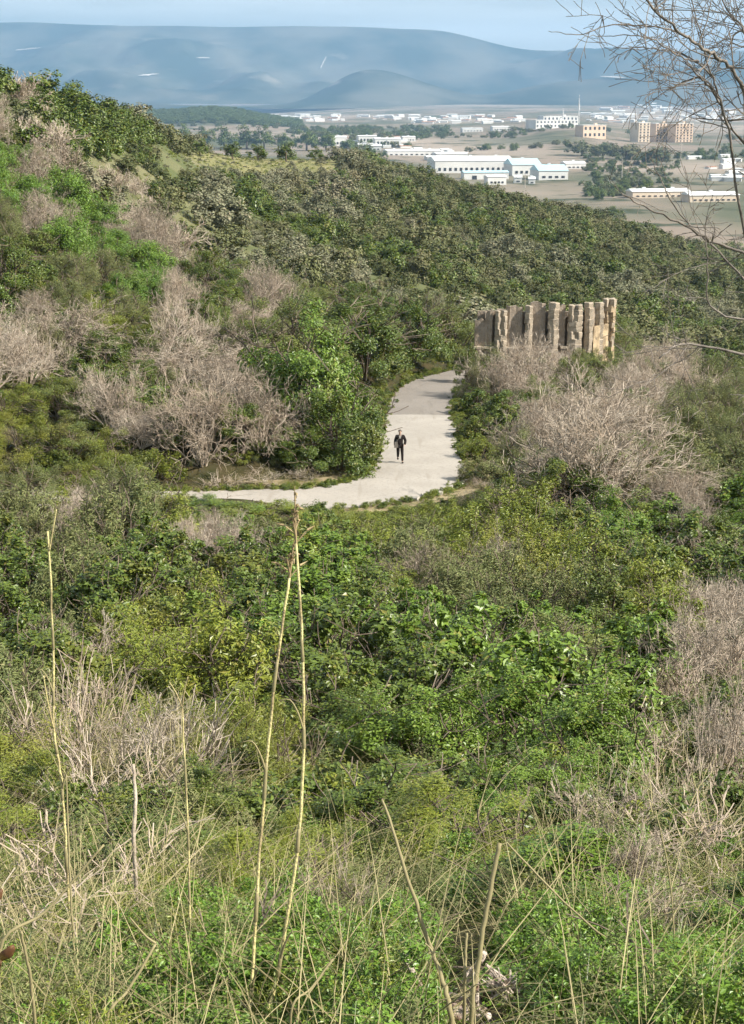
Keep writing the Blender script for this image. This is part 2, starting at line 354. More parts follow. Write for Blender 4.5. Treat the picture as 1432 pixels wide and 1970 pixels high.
c = mixc(n, l, noise_fac(n, l, .0030, .62, .76, 6, sc=(.6, .6, 3)), c, (.22, .20, .16))
l.new(c, p.inputs['Base Color']); l.new(p.outputs[0], out.inputs[0])

# ------------------------------------------------------------------ ground sheet, mountains, haze
az = np.concatenate([np.linspace(-3.05, -.42, 40), np.linspace(-.40, .40, 170), np.linspace(.42, 3.05, 40)])
rr = np.concatenate([[.01], np.exp(np.linspace(math.log(.8), math.log(17000), 330))])
AZ, RR = np.meshgrid(az, rr); X = RR * np.sin(AZ); Y = RR * np.cos(AZ)
keep_back = np.where(np.abs(AZ) > 1.5, np.minimum(RR, 500 + 0 * RR), RR)
X = keep_back * np.sin(AZ); Y = keep_back * np.cos(AZ)
Z = H(X, Y)
nr, na = X.shape
idx = np.arange(nr * na).reshape(nr, na)
q = np.stack([idx[:-1, :-1], idx[:-1, 1:], idx[1:, 1:], idx[1:, :-1]], -1).reshape(-1, 4)
ground = link('ground', mesh_np('ground', np.stack([X, Y, Z], -1).reshape(-1, 3), q, M['ground'], smooth=True)); tag(ground, kind='structure')

def range_mesh(name, crest, y_base, y_crest, z_base, nx, ny, rough, seed):
    """crest: (px, py) skyline points read as true bearings and elevations at the crest's distance"""
    cp = np.array(crest, float); pxs = np.linspace(cp[0, 0], cp[-1, 0], nx)
    pys = np.interp(pxs, cp[:, 0], cp[:, 1])
    k = np.ones(9) / 9; pys = np.convolve(np.pad(pys, 4, 'edge'), k, 'valid')
    V = np.zeros((ny + 8, nx, 3))
    for i, (px, py) in enumerate(zip(pxs, pys)):
        c = at(px, py, y_crest)
        for j in range(ny + 8):
            t = j / (ny - 1); y = y_base + (y_crest - y_base) * t
            prof = t ** 1.25 if t <= 1 else 1 - (t - 1) * 2.2
            V[j, i] = (c[0] * (.55 * y / y_crest + .45), y, z_base + (c[2] - z_base) * prof)
    for j in range(ny + 8):
        t = min(1, j / (ny - 1)); amp = rough * math.sin(math.pi * min(1, t)) ** .8 + rough * .04
        for i in range(nx):
            v = V[j, i]
            nz = mnoise.multi_fractal(Vector((v[0] / 1500 + seed, v[1] / 2600, seed)), 1.0, 2.1, 6) - 1.0
            V[j, i, 2] += nz * amp
    idx = np.arange((ny + 8) * nx).reshape(ny + 8, nx)
    q = np.stack([idx[:-1, :-1], idx[:-1, 1:], idx[1:, 1:], idx[1:, :-1]], -1).reshape(-1, 4)
    o = link(name, mesh_np(name, V.reshape(-1, 3), q, M['mount'], smooth=True)); tag(o, kind='structure'); return o
mountains = range_mesh('mountains', [(-1500, 75), (-500, 55), (0, 42), (60, 40), (150, 47), (250, 51), (320, 49), (400, 52), (600, 50), (700, 52), (780, 56), (830, 55),
            (880, 62), (930, 77), (980, 90), (1020, 97), (1100, 97), (1200, 99), (1300, 99), (1432, 97), (2000, 110), (3200, 90)], 10600, 14200, -20, 420, 70, 250, 3.3)
foothills = range_mesh('hills', [(-800, 200), (300, 205), (560, 203), (610, 182), (660, 145), (700, 128), (740, 133), (800, 152), (870, 176), (930, 188), (990, 172),
            (1060, 160), (1150, 150), (1250, 140), (1330, 128), (1432, 120), (1800, 110), (2600, 150)], 9000, 10800, -40, 300, 40, 45, 9.1)

hz = MB().box((0, 8400, 290), (36000, 18400, 1060)).build('haze', None)
m, n, l, out = nt('haze_air'); pv = n.new('ShaderNodeVolumePrincipled')
pv.inputs['Color'].default_value = (.40, .67, 1.0, 1); pv.inputs['Density'].default_value = 7.0e-5; pv.inputs['Anisotropy'].default_value = .0
pv.inputs['Density Attribute'].default_value = ''; pv.inputs['Temperature Attribute'].default_value = ''
l.new(pv.outputs[0], out.inputs['Volume']); hz.data.materials.clear(); hz.data.materials.append(m)
tag(hz, 'pale blue haze over the valley and mountains', 'haze', kind='stuff')

# ------------------------------------------------------------------ road
def strip(name, pts, halfw, mat, zoff, thick, parent=None, wfun=None, seed=0.0):
    d = np.gradient(pts[:, :2], axis=0); d /= np.linalg.norm(d, axis=1, keepdims=True); nrm = np.stack([d[:, 1], -d[:, 0]], 1)
    n_ = len(pts); cols = []
    for s in (-1, -.5, 0, .5, 1):
        e = halfw * s + (np.array([snoise(np.array([i * .9]), np.array([s * 7.0 + seed]), 1.3, .5)[0] for i in range(n_)]) * .13 if abs(s) == 1 else 0)
        if wfun is not None and s > 0: e = e + wfun * s
        c = pts.copy(); c[:, :2] += nrm * np.reshape(e, (-1, 1)) if np.ndim(e) else nrm * e
        c[:, 2] += zoff + .03 * (1 - s * s); cols.append(c)
    lo0 = cols[0].copy(); lo0[:, 2] -= thick; lo1 = cols[-1].copy(); lo1[:, 2] -= thick
    G = np.stack([lo0] + cols + [lo1], 1); k = G.shape[1]; idx = np.arange(n_ * k).reshape(n_, k)
    q = np.stack([idx[:-1, :-1], idx[:-1, 1:], idx[1:, 1:], idx[1:, :-1]], -1).reshape(-1, 4)
    return link(name, mesh_np(name, G.reshape(-1, 3), q[:, ::-1], mat, smooth=False), parent)
JOIN = int(np.abs(ROADC[:, 1] - 90.0).argmin())
wf = np.exp(-((ROADC[:JOIN + 1, 1] - 72.5) / 3.2) ** 2) * .9 * (ROADC[:JOIN + 1, 0] > -2)
near_road = strip('road', ROADC[:JOIN + 1], 2.05, M['road'], .05, .35, None, wf); tag(near_road, kind='structure')
far_pts = ROADC[JOIN:].copy()
far_road = strip('road', far_pts, 2.0, M['road2'], .03, .35, None, None, 3.0); tag(far_road, kind='structure')
far_road.location.y = .05

M['earth'] = plain('dry_earth', (.36, .29, .175), (.25, .20, .115), 2.2, .95, .08, bump=.8, bscale=12, coord='Position', c=(.20, .185, .075), cs=.8)
def verge(i0, i1, o0, o1, w):
    P_ = ROADC[i0:i1]; d = np.gradient(P_[:, :2], axis=0); d /= np.linalg.norm(d, axis=1, keepdims=True); nm_ = np.stack([d[:, 1], -d[:, 0]], 1); n_ = len(P_); cols = []
    for k_ in range(9):
        e = o0 + (o1 - o0) * k_ / 8 * (.55 + .45 * np.sin(np.linspace(.25, 2.9, n_))) + (w[i0:i1] if w is not None else 0)
        q_ = P_[:, :2] + nm_ * e[:, None]; cols.append(np.concatenate([q_, (H(q_[:, 0], q_[:, 1]) + .05 - .1 * (k_ == 8))[:, None]], 1))
    G = np.stack(cols, 1); ix_ = np.arange(n_ * 9).reshape(n_, 9); o = link('verge', mesh_np('verge', G.reshape(-1, 3), np.stack([ix_[:-1, :-1], ix_[:-1, 1:], ix_[1:, 1:], ix_[1:, :-1]], -1).reshape(-1, 4), M['earth'], smooth=True)); tag(o, kind='structure'); return G[:, 4]
i0 = int(np.abs(ROADC[:, 0] + 9.5).argmin()); i1 = int(np.abs(ROADC[:, 1] - 75).argmin())
wfull = np.zeros(len(ROADC)); wfull[:JOIN + 1] = wf
VERGE = np.concatenate([verge(i0, i1 - 6, -1.9, -3.9, None), verge(int(np.abs(ROADC[:, 0] + 2.5).argmin()), i1 + 4, 1.95, 3.4, wfull)])
def on_verge(x, y, m=1.6): return float(np.hypot(VERGE[:, 0] - x, VERGE[:, 1] - y).min()) < m

# ------------------------------------------------------------------ vegetation prototypes (unit size: about 1 wide, 1 tall, base at origin)
def shrub_mesh(seed, mat, n_clump=46, per=95, leaf=.026, clump_r=.095, flat=1.0, spread=.40, up=.35, aspect=.55, spiky=0.0):
    r = np.random.default_rng(seed); mb = MB()
    cs = []
    while len(cs) < n_clump:
        d = r.normal(size=3); d[2] = abs(d[2]) * .9 + .02; d /= np.linalg.norm(d)
        rad = spread * (.55 + .5 * r.random() ** .5) * (1 + .22 * math.sin(3 * math.atan2(d[1], d[0]) + seed))
        c = np.array((d[0] * rad, d[1] * rad, .12 + d[2] * rad * 1.75 * flat))
        if d[2] < .15: c[2] = .06 + .25 * r.random()
        cs.append(c)
    ctr = np.array((0, 0, .30 * flat))
    for c in cs:
        k = int(per * (.6 + .8 * r.random())); cr = clump_r * (.65 + .75 * r.random())
        o = r.normal(size=(k, 3)); o /= np.linalg.norm(o, axis=1, keepdims=True); o *= cr * r.random((k, 1)) ** .45
        o[:, 2] *= 1.0 + spiky
        Pn = c + o; N = (Pn - ctr) * 1.1 + o * 4 * .6 + r.normal(size=(k, 3)) * .42 + np.array((0, 0, up))
        keep = Pn[:, 2] > .0
        mb.leaves(Pn[keep], N[keep], leaf * (.6 + .8 * r.random(keep.sum())), r, aspect)
    return mb.mesh('foliage', mat)
def grow(r, S, p, d, L, rad, level, maxl, wob, nchild, shrink, upw, minr):
    n_ = 3 if level < 2 else 2
    pts = [p]; rads = [rad]
    for i in range(n_):
        d = d + r.normal(size=3) * wob; d[2] += upw; d /= np.linalg.norm(d)
        pts.append(pts[-1] + d * L / n_); rads.append(max(minr, rad * (1 - .45 * (i + 1) / n_)))
        S.append(np.concatenate([pts[-2], pts[-1], [rads[-2], rads[-1]]]))
    if level >= maxl: return
    k = nchild[min(level, len(nchild) - 1)]
    for i in range(k):
        t = .35 + .65 * (i + r.random()) / k; j = min(n_ - 1, int(t * n_)); f = t * n_ - j
        b = pts[j] * (1 - min(f, 1)) + pts[j + 1] * min(f, 1)
        dd = d + r.normal(size=3) * (.55 if level else .5); dd /= np.linalg.norm(dd)
        grow(r, S, b, dd, L * shrink * (.7 + .5 * r.random()), max(minr, rads[j] * .62), level + 1, maxl, wob, nchild, shrink, upw, minr)
def twig_segments(seed, stems=14, maxl=4, L=.34, rad=.012, nchild=(4, 4, 4, 3), shrink=.62, lean=.75, minr=.0019, upw=.05, wob=.15):
    r = np.random.default_rng(seed); S = []
    for i in range(stems):
        a = 2 * math.pi * (i + r.random()) / stems; t = lean * (r.random() ** .6)
        d = np.array((math.cos(a) * t, math.sin(a) * t, 1.0 - .45 * t)); d /= np.linalg.norm(d)
        p = np.array((math.cos(a), math.sin(a), 0)) * .05 * r.random()
        grow(r, S, p, d, L * (.7 + .5 * r.random()), rad * (.6 + .6 * r.random()), 0, maxl, wob, nchild, shrink, upw, minr)
    return np.array(S)
def fit_unit(S):
    P_ = S[:, 3:6]; w = np.percentile(np.abs(P_[:, :2]), 97) * 2; h_ = np.percentile(P_[:, 2], 99)
    sc = np.array((1 / w, 1 / w, 1 / h_)); S = S.copy(); S[:, :3] *= sc; S[:, 3:6] *= sc; return S
def tuft_mesh(seed, mat, n_=120, h_=1.0, lean=.5, w=.006, bend=.35):
    r = np.random.default_rng(seed); mb = MB(); S = []
    for i in range(n_):
        a = r.random() * 6.283; R = .36 * math.sqrt(r.random()); p = np.array((math.cos(a) * R, math.sin(a) * R, 0))
        b = r.random() * 6.283; t = lean * r.random(); d = np.array((math.cos(b) * t, math.sin(b) * t, 1.0)); d /= np.linalg.norm(d)
        L = h_ * (.35 + .65 * r.random()); g = np.array((math.cos(b), math.sin(b), -.6)) * bend * r.random()
        ps = [p + d * L * s + g * L * s * s for s in (0, .4, .75, 1.0)]; ws = (w, w * .9, w * .6, w * .15)
        for j in range(3): S.append(np.concatenate([ps[j], ps[j + 1], [ws[j], ws[j + 1]]]))
    mb.tubes(np.array(S)); return mb.mesh('blades', mat)

PROTO = {}
LEAFY = dict(lent=('leafy_shrub', dict(leaf=.026)), green=('leafy_shrub', dict(leaf=.030, clump_r=.11)), fresh=('leafy_shrub', dict(leaf=.027, clump_r=.12)),
             yel=('spurge_shrub', dict(leaf=.024, aspect=.32, spiky=.5, up=.1)), grey=('grey_shrub', dict(leaf=.024, aspect=.28, spiky=.8, up=0.0, per=110)),
             olive=('olive_shrub', dict(leaf=.024, aspect=.42)))
for ki, (k, (nm, kw)) in enumerate(LEAFY.items()):
    PROTO[k] = []
    for v in range(3):
        me = shrub_mesh(100 + ki * 10 + v, M[k], **kw)
        S = twig_segments(500 + ki * 10 + v, stems=7, maxl=2, L=.45, rad=.014, nchild=(3, 3), lean=.7, minr=.004); S = fit_unit(S); S[:, :6] *= .86
        st = MB().tubes(S).mesh('stems', M['bark']); PROTO[k].append((nm, [('foliage', me), ('stems', st)]))
FINE = {}
for ki, (k, (nm, kw)) in enumerate(LEAFY.items()):
    kw2 = dict(kw); kw2['leaf'] = kw['leaf'] * .42; kw2['per'] = kw.get('per', 95) * 4; FINE[k] = []
    me = shrub_mesh(700 + ki, M[k], **kw2); FINE[k].append((nm, [('foliage', me), PROTO[k][0][1][1]]))
PROTO['dead'] = []
for v in range(5):
    S = fit_unit(twig_segments(900 + v) if v % 2 else twig_segments(900 + v, stems=9, maxl=4, L=.42, rad=.016, nchild=(4, 4, 3, 3), lean=.9, wob=.2)); thick = S[:, 6] > .0055
    tw = MB().tubes(S[~thick]).mesh('twigs', M['dead']); st = MB().tubes(S[thick], 4).mesh('stems', M['deadpale'] if v % 2 else M['dead'])
    PROTO['dead'].append(('dead_shrub', [('twigs', tw), ('stems', st)]))
DENSE = []
for v in range(3):
    S = fit_unit(twig_segments(930 + v, stems=15, maxl=4, nchild=(4, 4, 4, 4), minr=.0015, L=.36, wob=.16, lean=.85)); thick = S[:, 6] > .0055
    DENSE.append(('dead_shrub', [('twigs', MB().tubes(S[~thick]).mesh('twigs', M['dead'])), ('stems', MB().tubes(S[thick], 4).mesh('stems', M['deadpale']))]))
PROTO['dry'] = []
for v in range(3):
    S = fit_unit(twig_segments(950 + v, stems=16, maxl=2, L=.5, rad=.007, nchild=(4, 3), lean=1.0, minr=.003, wob=.2))
    PROTO['dry'].append(('dry_grass_clump', [('blades', tuft_mesh(960 + v, M['straw'], 110, lean=.9, w=.0035, bend=.5)), ('stems', MB().tubes(S).mesh('stems', M['dead']))]))
def lo_shrub(seed, mat, flat=1.0): return shrub_mesh(seed, mat, n_clump=36, per=62, leaf=.031, clump_r=.135, flat=flat, up=.45, spread=.42, aspect=.75)
LO = {'far': [lo_shrub(300 + v, M['far'], .9) for v in range(4)], 'fargrey': [lo_shrub(310 + v, M['fargrey'], .9) for v in range(3)],
      'lent': [lo_shrub(320 + v, M['lent'], .9) for v in range(3)]}
S_lo = [fit_unit(twig_segments(330 + v, stems=12, maxl=3, nchild=(4, 4, 3), minr=.006, rad=.014)) for v in range(2)]
LO['dead'] = [MB().tubes(s).mesh('twigs', M['dead']) for s in S_lo]

COUNT = {}
def place(kind, x, y, z, w, hgt, label, group, cat='shrub', rz=None, var=None, tilt=0.0):
    ps = FINE[kind] if (y < 12 or w > 3.4) and kind in FINE else PROTO[kind]
    if kind == 'dead' and y > 50: ps = DENSE
    nm, parts = ps[(RNG.integers(len(ps)) if var is None else var) % len(ps)]
    r = empty(nm, (x, y, z - .04 * hgt), RNG.random() * 6.283 if rz is None else rz); r.scale = (w, w, hgt); r.rotation_euler.x = tilt
    tag(r, label, cat, group)
    for pn, me in parts: link(pn, me, r)
    COUNT[nm] = COUNT.get(nm, 0) + 1; return r

# ------------------------------------------------------------------ where each kind grows (read off the photograph: column, row, kind)
PATCH_NEAR = """60 1000 grey;150 990 dead;250 960 grey;330 990 yel;430 985 green;520 1000 grey;620 985 yel;700 1000 yel;800 990 yel;900 1010 yel;960 1030 yel;1080 980 lent;1200 1040 green;1330 1000 dead;1410 990 green
40 1090 lent;120 1070 grey;180 1050 grey;290 1070 lent;385 1060 dead;460 1110 lent;560 1080 green;640 1100 green;740 1080 yel;800 1070 grey;880 1070 yel;980 1090 yel;1080 1100 yel;1200 1070 lent;1300 1090 lent;1400 1080 lent
40 1200 lent;150 1220 grey;250 1180 lent;340 1190 yel;420 1170 lent;490 1220 green;600 1190 green;700 1200 lent;780 1180 green;860 1160 grey;920 1150 dead;1000 1200 grey;1080 1180 grey;1170 1200 olive;1280 1180 yel;1380 1210 dead
30 1330 olive;100 1290 lent;170 1300 dead;260 1300 yel;360 1270 yel;430 1290 yel;520 1290 yel;640 1270 lent;760 1290 lent;850 1290 green;950 1310 lent;1050 1290 green;1130 1320 green;1220 1300 green;1330 1280 dead;1400 1320 dead
20 1380 grey;30 1460 yel;120 1420 dry;200 1450 dry;330 1400 dry;420 1400 yel;440 1470 yel;550 1400 yel;640 1400 lent;760 1400 lent;850 1420 green;950 1400 green;1030 1420 green;1130 1430 green;1200 1450 dry;1280 1400 dry;1370 1440 dry
60 1560 yel;180 1560 dry;260 1530 lent;320 1600 lent;440 1560 lent;540 1530 yel;540 1620 yel;640 1560 green;740 1560 lent;830 1540 yel;920 1540 fresh;990 1580 lent;1080 1520 green;1180 1520 grey;1180 1620 dead;1300 1580 dry;1400 1620 dead
60 1700 green;200 1720 dry;290 1700 lent;380 1700 dry;440 1700 green;540 1700 green;650 1680 dead;680 1760 dead;780 1700 yel;880 1720 yel;1000 1700 green;1080 1740 lent;1160 1720 dead;1290 1720 dead;1380 1760 dead;1420 1760 green
80 1850 dry;220 1850 yel;330 1850 dry;420 1800 fresh;520 1860 green;640 1880 fresh;760 1900 green;1000 1900 fresh;1100 1860 lent;1200 1900 fresh;1300 1900 green;1400 1850 lent;60 1950 yel;300 1950 yel"""
PATCH_UP = """40 140 lent;120 230 lent;200 260 lent;250 290 lent;40 220 dead;90 260 dead;150 330 dead;220 350 dead;270 400 dead;300 470 dead;50 350 fresh;30 300 fresh;120 400 fresh;150 460 fresh;70 440 dead;20 480 grey;70 520 lent;140 520 grey;190 540 grey;260 540 fresh;330 540 lent
20 570 lent;80 620 dead;140 620 dead;210 590 yel;250 650 lent;320 640 dead;400 640 olive;30 700 dead;110 720 lent;250 720 lent;320 700 grey;420 740 dead;500 740 dead;560 780 dead;340 780 dead;230 800 dead;430 790 lent;470 800 lent;30 800 yel;60 840 yel;120 870 yel;160 820 olive;230 880 yel;330 880 dry;560 900 yel
640 830 lent;600 720 green;560 640 olive;480 620 dead;700 600 lent;760 620 lent;830 640 lent;680 700 lent;740 690 yel;640 780 lent;880 590 olive;900 640 grey;980 690 dead;930 720 dead;1080 690 olive;1120 700 olive;1000 800 dead;920 810 lent;950 830 olive
1080 800 dead;1200 780 dead;1150 860 dead;1250 900 grey;1060 930 lent;1300 760 grey;1380 760 grey;1320 860 grey;1400 900 grey;1270 680 dead;1200 650 olive;1350 640 grey;930 900 dry;960 870 grey
350 400 olive;420 470 lent;500 520 lent;450 380 grey;550 400 grey;520 340 grey;600 350 grey;650 420 grey;600 480 lent;700 480 lent;700 540 lent;800 540 lent;380 440 lent;400 560 lent;300 300 olive;330 350 olive;380 320 olive"""
def parse(s): return [(float(a), float(b), k) for a, b, k in (t.split() for t in s.replace('\n', ';').split(';'))]
PN, PU = parse(PATCH_NEAR), parse(PATCH_UP)
def kind_at(px, py, tab, jitter):
    px += RNG.normal() * jitter; py += RNG.normal() * jitter * .7
    k = min(tab, key=lambda t: (t[0] - px) ** 2 + 1.3 * (t[1] - py) ** 2)[2]
    if k == 'dead' and RNG.random() < (.25 if tab is PN else .28): k = ('lent', 'olive', 'grey', 'lent')[RNG.integers(4)]
    return k

# sight lines the photograph keeps open: (column, row, distance)
OPEN = []
for i in range(0, len(ROADC)):
    for s in (-1.7, -.8, 0, .8, 1.8):
        a = ROADC[max(i - 1, 0)]; b = ROADC[min(i + 1, len(ROADC) - 1)]; t = (b - a)[:2]; t /= np.linalg.norm(t)
        p_ = ROADC[i] + np.array((t[1] * s, -t[0] * s, 0)); px, py, d_ = proj(p_)
        if 385 < px < 890 and py > 715 and not (px < 640 and s > .8): OPEN.append((px, py, p_[1] - 1.0))
for px in range(745, 800, 12):
    for py in range(825, 895, 12): OPEN.append((px, py, 75))
for px in range(925, 1190, 14):
    for py in range(590, 668, 12): OPEN.append((px, py, 114))
for px in range(330, 640, 20): OPEN.append((px, 300, 395)); OPEN.append((px, 312, 395))
for px, py in ((850, 325), (900, 325), (950, 338), (1000, 335), (1050, 345), (1085, 345), (760, 296), (800, 298), (900, 340), (1250, 372), (1330, 378), (1400, 380), (660, 270), (720, 272)): OPEN.append((px, py, 900))
OPEN = np.array(OPEN)
def clear_scale(x, y, z, w, hgt):
    """largest height (<= hgt) that leaves the open sight lines free; 0 = none"""
    bx, by, d_ = proj((x, y, z)); hw = .52 * w * F / d_
    m_ = (np.abs(OPEN[:, 0] - bx) < hw + 2) & (OPEN[:, 2] > y) & (OPEN[:, 1] < by + 4)
    if not m_.any(): return hgt
    return min(hgt, max(0.0, (by - OPEN[m_, 1].max() - 5) * d_ / F))

ZONES = [((0, 300), (0, 260), 'under the left skyline'), ((0, 360), (260, 560), 'on the left hillside'),
         ((0, 200), (560, 960), 'at the left above the road'), ((200, 600), (560, 960), 'left of the roadside trees'),
         ((600, 920), (480, 760), 'behind the road end'), ((560, 900), (760, 1000), 'on the road verge'),
         ((900, 1210), (560, 720), 'below the stone ruin'), ((880, 1210), (720, 1000), 'right of the walker'),
         ((1210, 1500), (560, 1000), 'right of the ruin'), ((300, 900), (200, 600), 'on the hillside below the meadow'),
         ((900, 1500), (300, 600), 'on the slope behind the ruin'),
         ((0, 250), (960, 1300), 'by the left straw stalk'), ((250, 650), (960, 1300), 'around the tall stalk tips'),
         ((650, 1000), (960, 1300), 'straight below the walker'), ((1000, 1500), (960, 1300), 'below the big dead shrub'),
         ((0, 400), (1300, 1650), 'by the forked stalk'), ((400, 760), (1300, 1650), 'beside the tall stalks'),
         ((760, 1100), (1300, 1650), 'above the cut stalk'), ((1100, 1500), (1300, 1650), 'below the bare tree'),
         ((0, 400), (1650, 2400), 'in the bottom left corner'), ((400, 780), (1650, 2400), 'at the tall stalks\' foot'),
         ((780, 1080), (1650, 2400), 'around the withered root'), ((1080, 1500), (1650, 2400), 'in the bottom right corner')]
LOOK = dict(lent='dark green leafy shrub', green='mid green leafy shrub', fresh='bright green leafy shrub', yel='yellowish spiky shrub',
            grey='grey green shrub', olive='olive green shrub', dead='leafless brown shrub', dry='dry straw clump')
def zone(px, py):
    px = min(max(px, 0), 1431)
    for (a, b), (c, d), t in ZONES:
        if a <= px < b and c <= py < d: return t
    return 'on the slope'
HERO_POS = []
def add_shrub(kind, x, y, w, hgt, label=None, min_h=.3):
    if on_verge(x, y) and RNG.random() < .85: return None
    z = h1(x, y); hh = clear_scale(x, y, z, w, hgt)
    if hh < hgt * min_h: return None
    if hh < hgt: w = w * max(.6, hh / hgt)
    px, py, _ = proj((x, y, z + hh * .5)); zt = zone(px, py)
    if kind == 'dry': cat = 'dry grass'
    elif kind == 'dead': cat = 'dead shrub'
    else: cat = 'shrub'
    return place(kind, x, y, z, w, hh, label or f'{LOOK[kind]} {zt}', None if label else f'{LOOK[kind]}s {zt}', cat)

# ------------------------------------------------------------------ hero plants: column, base row, width and height in the photograph
HEROES = [
 ('lent', 655, 905, 190, 190, 'dense dark green evergreen standing right beside the road, left of the walker'),
 ('green', 590, 850, 230, 270, 'tall mid green evergreen rising behind the dense one left of the walker'),
 ('olive', 520, 730, 150, 135, 'olive green rounded evergreen at the top left of the roadside trees'),
 ('lent', 700, 735, 190, 170, 'dark green evergreen behind the left edge of the upper road'),
 ('lent', 790, 712, 170, 150, 'dark green evergreen where the road disappears, above the walker'),
 ('olive', 868, 690, 120, 120, 'olive brown evergreen between the road end and the stone ruin'),
 ('dead', 1120, 985, 330, 250, 'large leafless pinkish grey shrub filling the bank right of the road'),
 ('lent', 1075, 1010, 210, 160, 'dark green shrub growing in front of the large leafless shrub'),
 ('dead', 1010, 775, 170, 130, 'leafless pale brown shrub directly under the stone ruin'),
 ('lent', 925, 845, 75, 60, 'small dark shrub casting its shadow over the right side of the road'),
 ('dead', 500, 880, 180, 165, 'leafless pinkish shrub arching over the dark hollow left of the road'),
 ('dead', 390, 900, 200, 185, 'leafless pale shrub with leaning bleached stems left of the dark hollow'),
 ('lent', 255, 815, 190, 120, 'dark green shrub framed by dead brown twigs at the left'),
 ('dead', 350, 740, 190, 110, 'leafless tan shrub topping the bank above the framed green shrub'),
 ('dead', 120, 700, 200, 120, 'leafless tan shrub with pale upright trunks near the left edge'),
 ('dead', 295, 520, 110, 130, 'leafless rosy brown shrub with one white trunk, lowest of the hillside row'),
 ('lent', 36, 178, 90, 52, 'round dark green tree crowning the left skyline'),
 ('dead', 170, 1060, 120, 90, 'pinkish dead shrub beneath the left straw stalk tip'),
 ('lent', 290, 1180, 160, 150, 'dark green round shrub left of the two converging stalks'),
 ('lent', 455, 1200, 130, 130, 'dark green round shrub touching the two converging stalks'),
 ('dead', 388, 1100, 80, 90, 'slim pinkish dead shrub between the two dark round shrubs'),
 ('dead', 800, 1150, 110, 130, 'pale forked dead twig shrub in the green slope below the walker'),
 ('dead', 660, 1830, 190, 200, 'dark brownish dead shrub right of the foot of the tall stalks'),
 ('dead', 1170, 1760, 170, 190, 'pinkish dead shrub low at the right'),
 ('dead', 1300, 1860, 240, 200, 'wide pinkish dead shrub near the bottom right corner'),
 ('dead', 1385, 1560, 200, 320, 'pale leafless thicket under the bare tree at the right edge'),
 ('grey', 60, 1010, 170, 85, 'grey green shrub hiding the left end of the road, leftmost'),
 ('dead', 205, 1010, 130, 85, 'dead tan shrub hiding the left end of the road'),
 ('yel', 300, 1012, 150, 80, 'yellowish shrub just left of where the road emerges'),
 ('yel', 135, 1015, 130, 75, 'yellowish shrub between the grey and the dead one at the road left'),
 ('yel', 40, 900, 150, 90, 'yellow green shrub on the bank at the far left edge'), ('olive', 130, 905, 140, 85, 'olive shrub on the bank below the tan shrub with upright trunks'),
 ('yel', 215, 915, 140, 80, 'yellow green shrub on the bank left of the leaning stems'), ('yel', 300, 935, 120, 60, 'low yellow green shrub above the road at the left'),
 ('grey', 60, 955, 140, 70, 'grey green shrub low on the bank at the left edge'), ('yel', 160, 960, 140, 60, 'low yellow green shrub beside the road at the left'),
 ('olive', 560, 735, 230, 170, 'broad olive crowned evergreen above the pinkish arching shrub'), ('lent', 655, 690, 230, 130, 'broad dark evergreen in the middle above the roadside trees'), ('olive', 470, 700, 130, 100, 'small olive evergreen left of the broad crowned one'),
 ('grey', 925, 772, 95, 100, 'grey green shrub at the right edge of the upper road'), ('olive', 902, 742, 60, 85, 'olive shrub cutting off the view of the road end'),
 ('lent', 915, 800, 70, 60, 'small dark green shrub on the right verge above the shadow'), ('yel', 925, 885, 80, 50, 'low yellowish shrub on the right verge near the bend'), ('grey', 935, 930, 100, 60, 'grey green shrub outside the road bend'),
 ('lent', 330, 860, 90, 80, 'dark green shrub under the leaning bleached stems'), ('lent', 545, 890, 80, 70, 'small dark green shrub between the arching shrub and the evergreen'),
 ('grey', 955, 718, 110, 50, 'grey green shrub burying the left foot of the ruin'), ('olive', 1140, 722, 120, 55, 'olive shrub burying the right foot of the ruin'), ('olive', 1192, 712, 80, 55, 'olive shrub at the right corner of the ruin'), ('dead', 1055, 725, 130, 62, 'low dead shrub against the middle of the ruin'),
 ('green', 420, 998, 150, 36, 'low green shrub in front of the thin left arm of the road'), ('yel', 530, 994, 130, 32, 'low yellowish shrub in front of the left arm of the road'),
 ('dry', 425, 940, 90, 26, 'dry grass on the inner bank of the road, leftmost tuft'), ('dry', 500, 934, 100, 26, 'dry grass on the inner bank of the road, middle tuft'), ('dry', 575, 926, 90, 26, 'dry grass on the inner bank beside the dark evergreen'),
 ('lent', 190, 700, 120, 80, 'dark green shrub breaking up the tan thicket, upper one'), ('lent', 130, 790, 130, 80, 'dark green shrub breaking up the tan thicket, lower left one'), ('lent', 370, 720, 110, 80, 'dark green shrub breaking up the tan thicket, right one'), ('lent', 1195, 900, 130, 80, 'dark green shrub right of the large leafless one'),
 ('grey', 15, 1006, 130, 66, 'grey green shrub at the left edge below the bank, by the road end'),
 ('fresh', 930, 1610, 150, 120, 'bright green shrub at the top of the upright cut stalk'),
]
for k, px, py, wpx, hpx, lab in HEROES:
    p_ = hit(px, py); d_ = proj(p_)[2]; w, hgt = wpx * d_ / F, hpx * d_ / F
    kk_ = 1.02 if k == 'dead' else 1.12
    place(k, p_[0], p_[1], p_[2], w * kk_, hgt * (1.0 if k == 'dead' else 1.05), lab, None, 'dead shrub' if k == 'dead' else 'shrub')
    HERO_POS.append((p_[0], p_[1], w * .36))

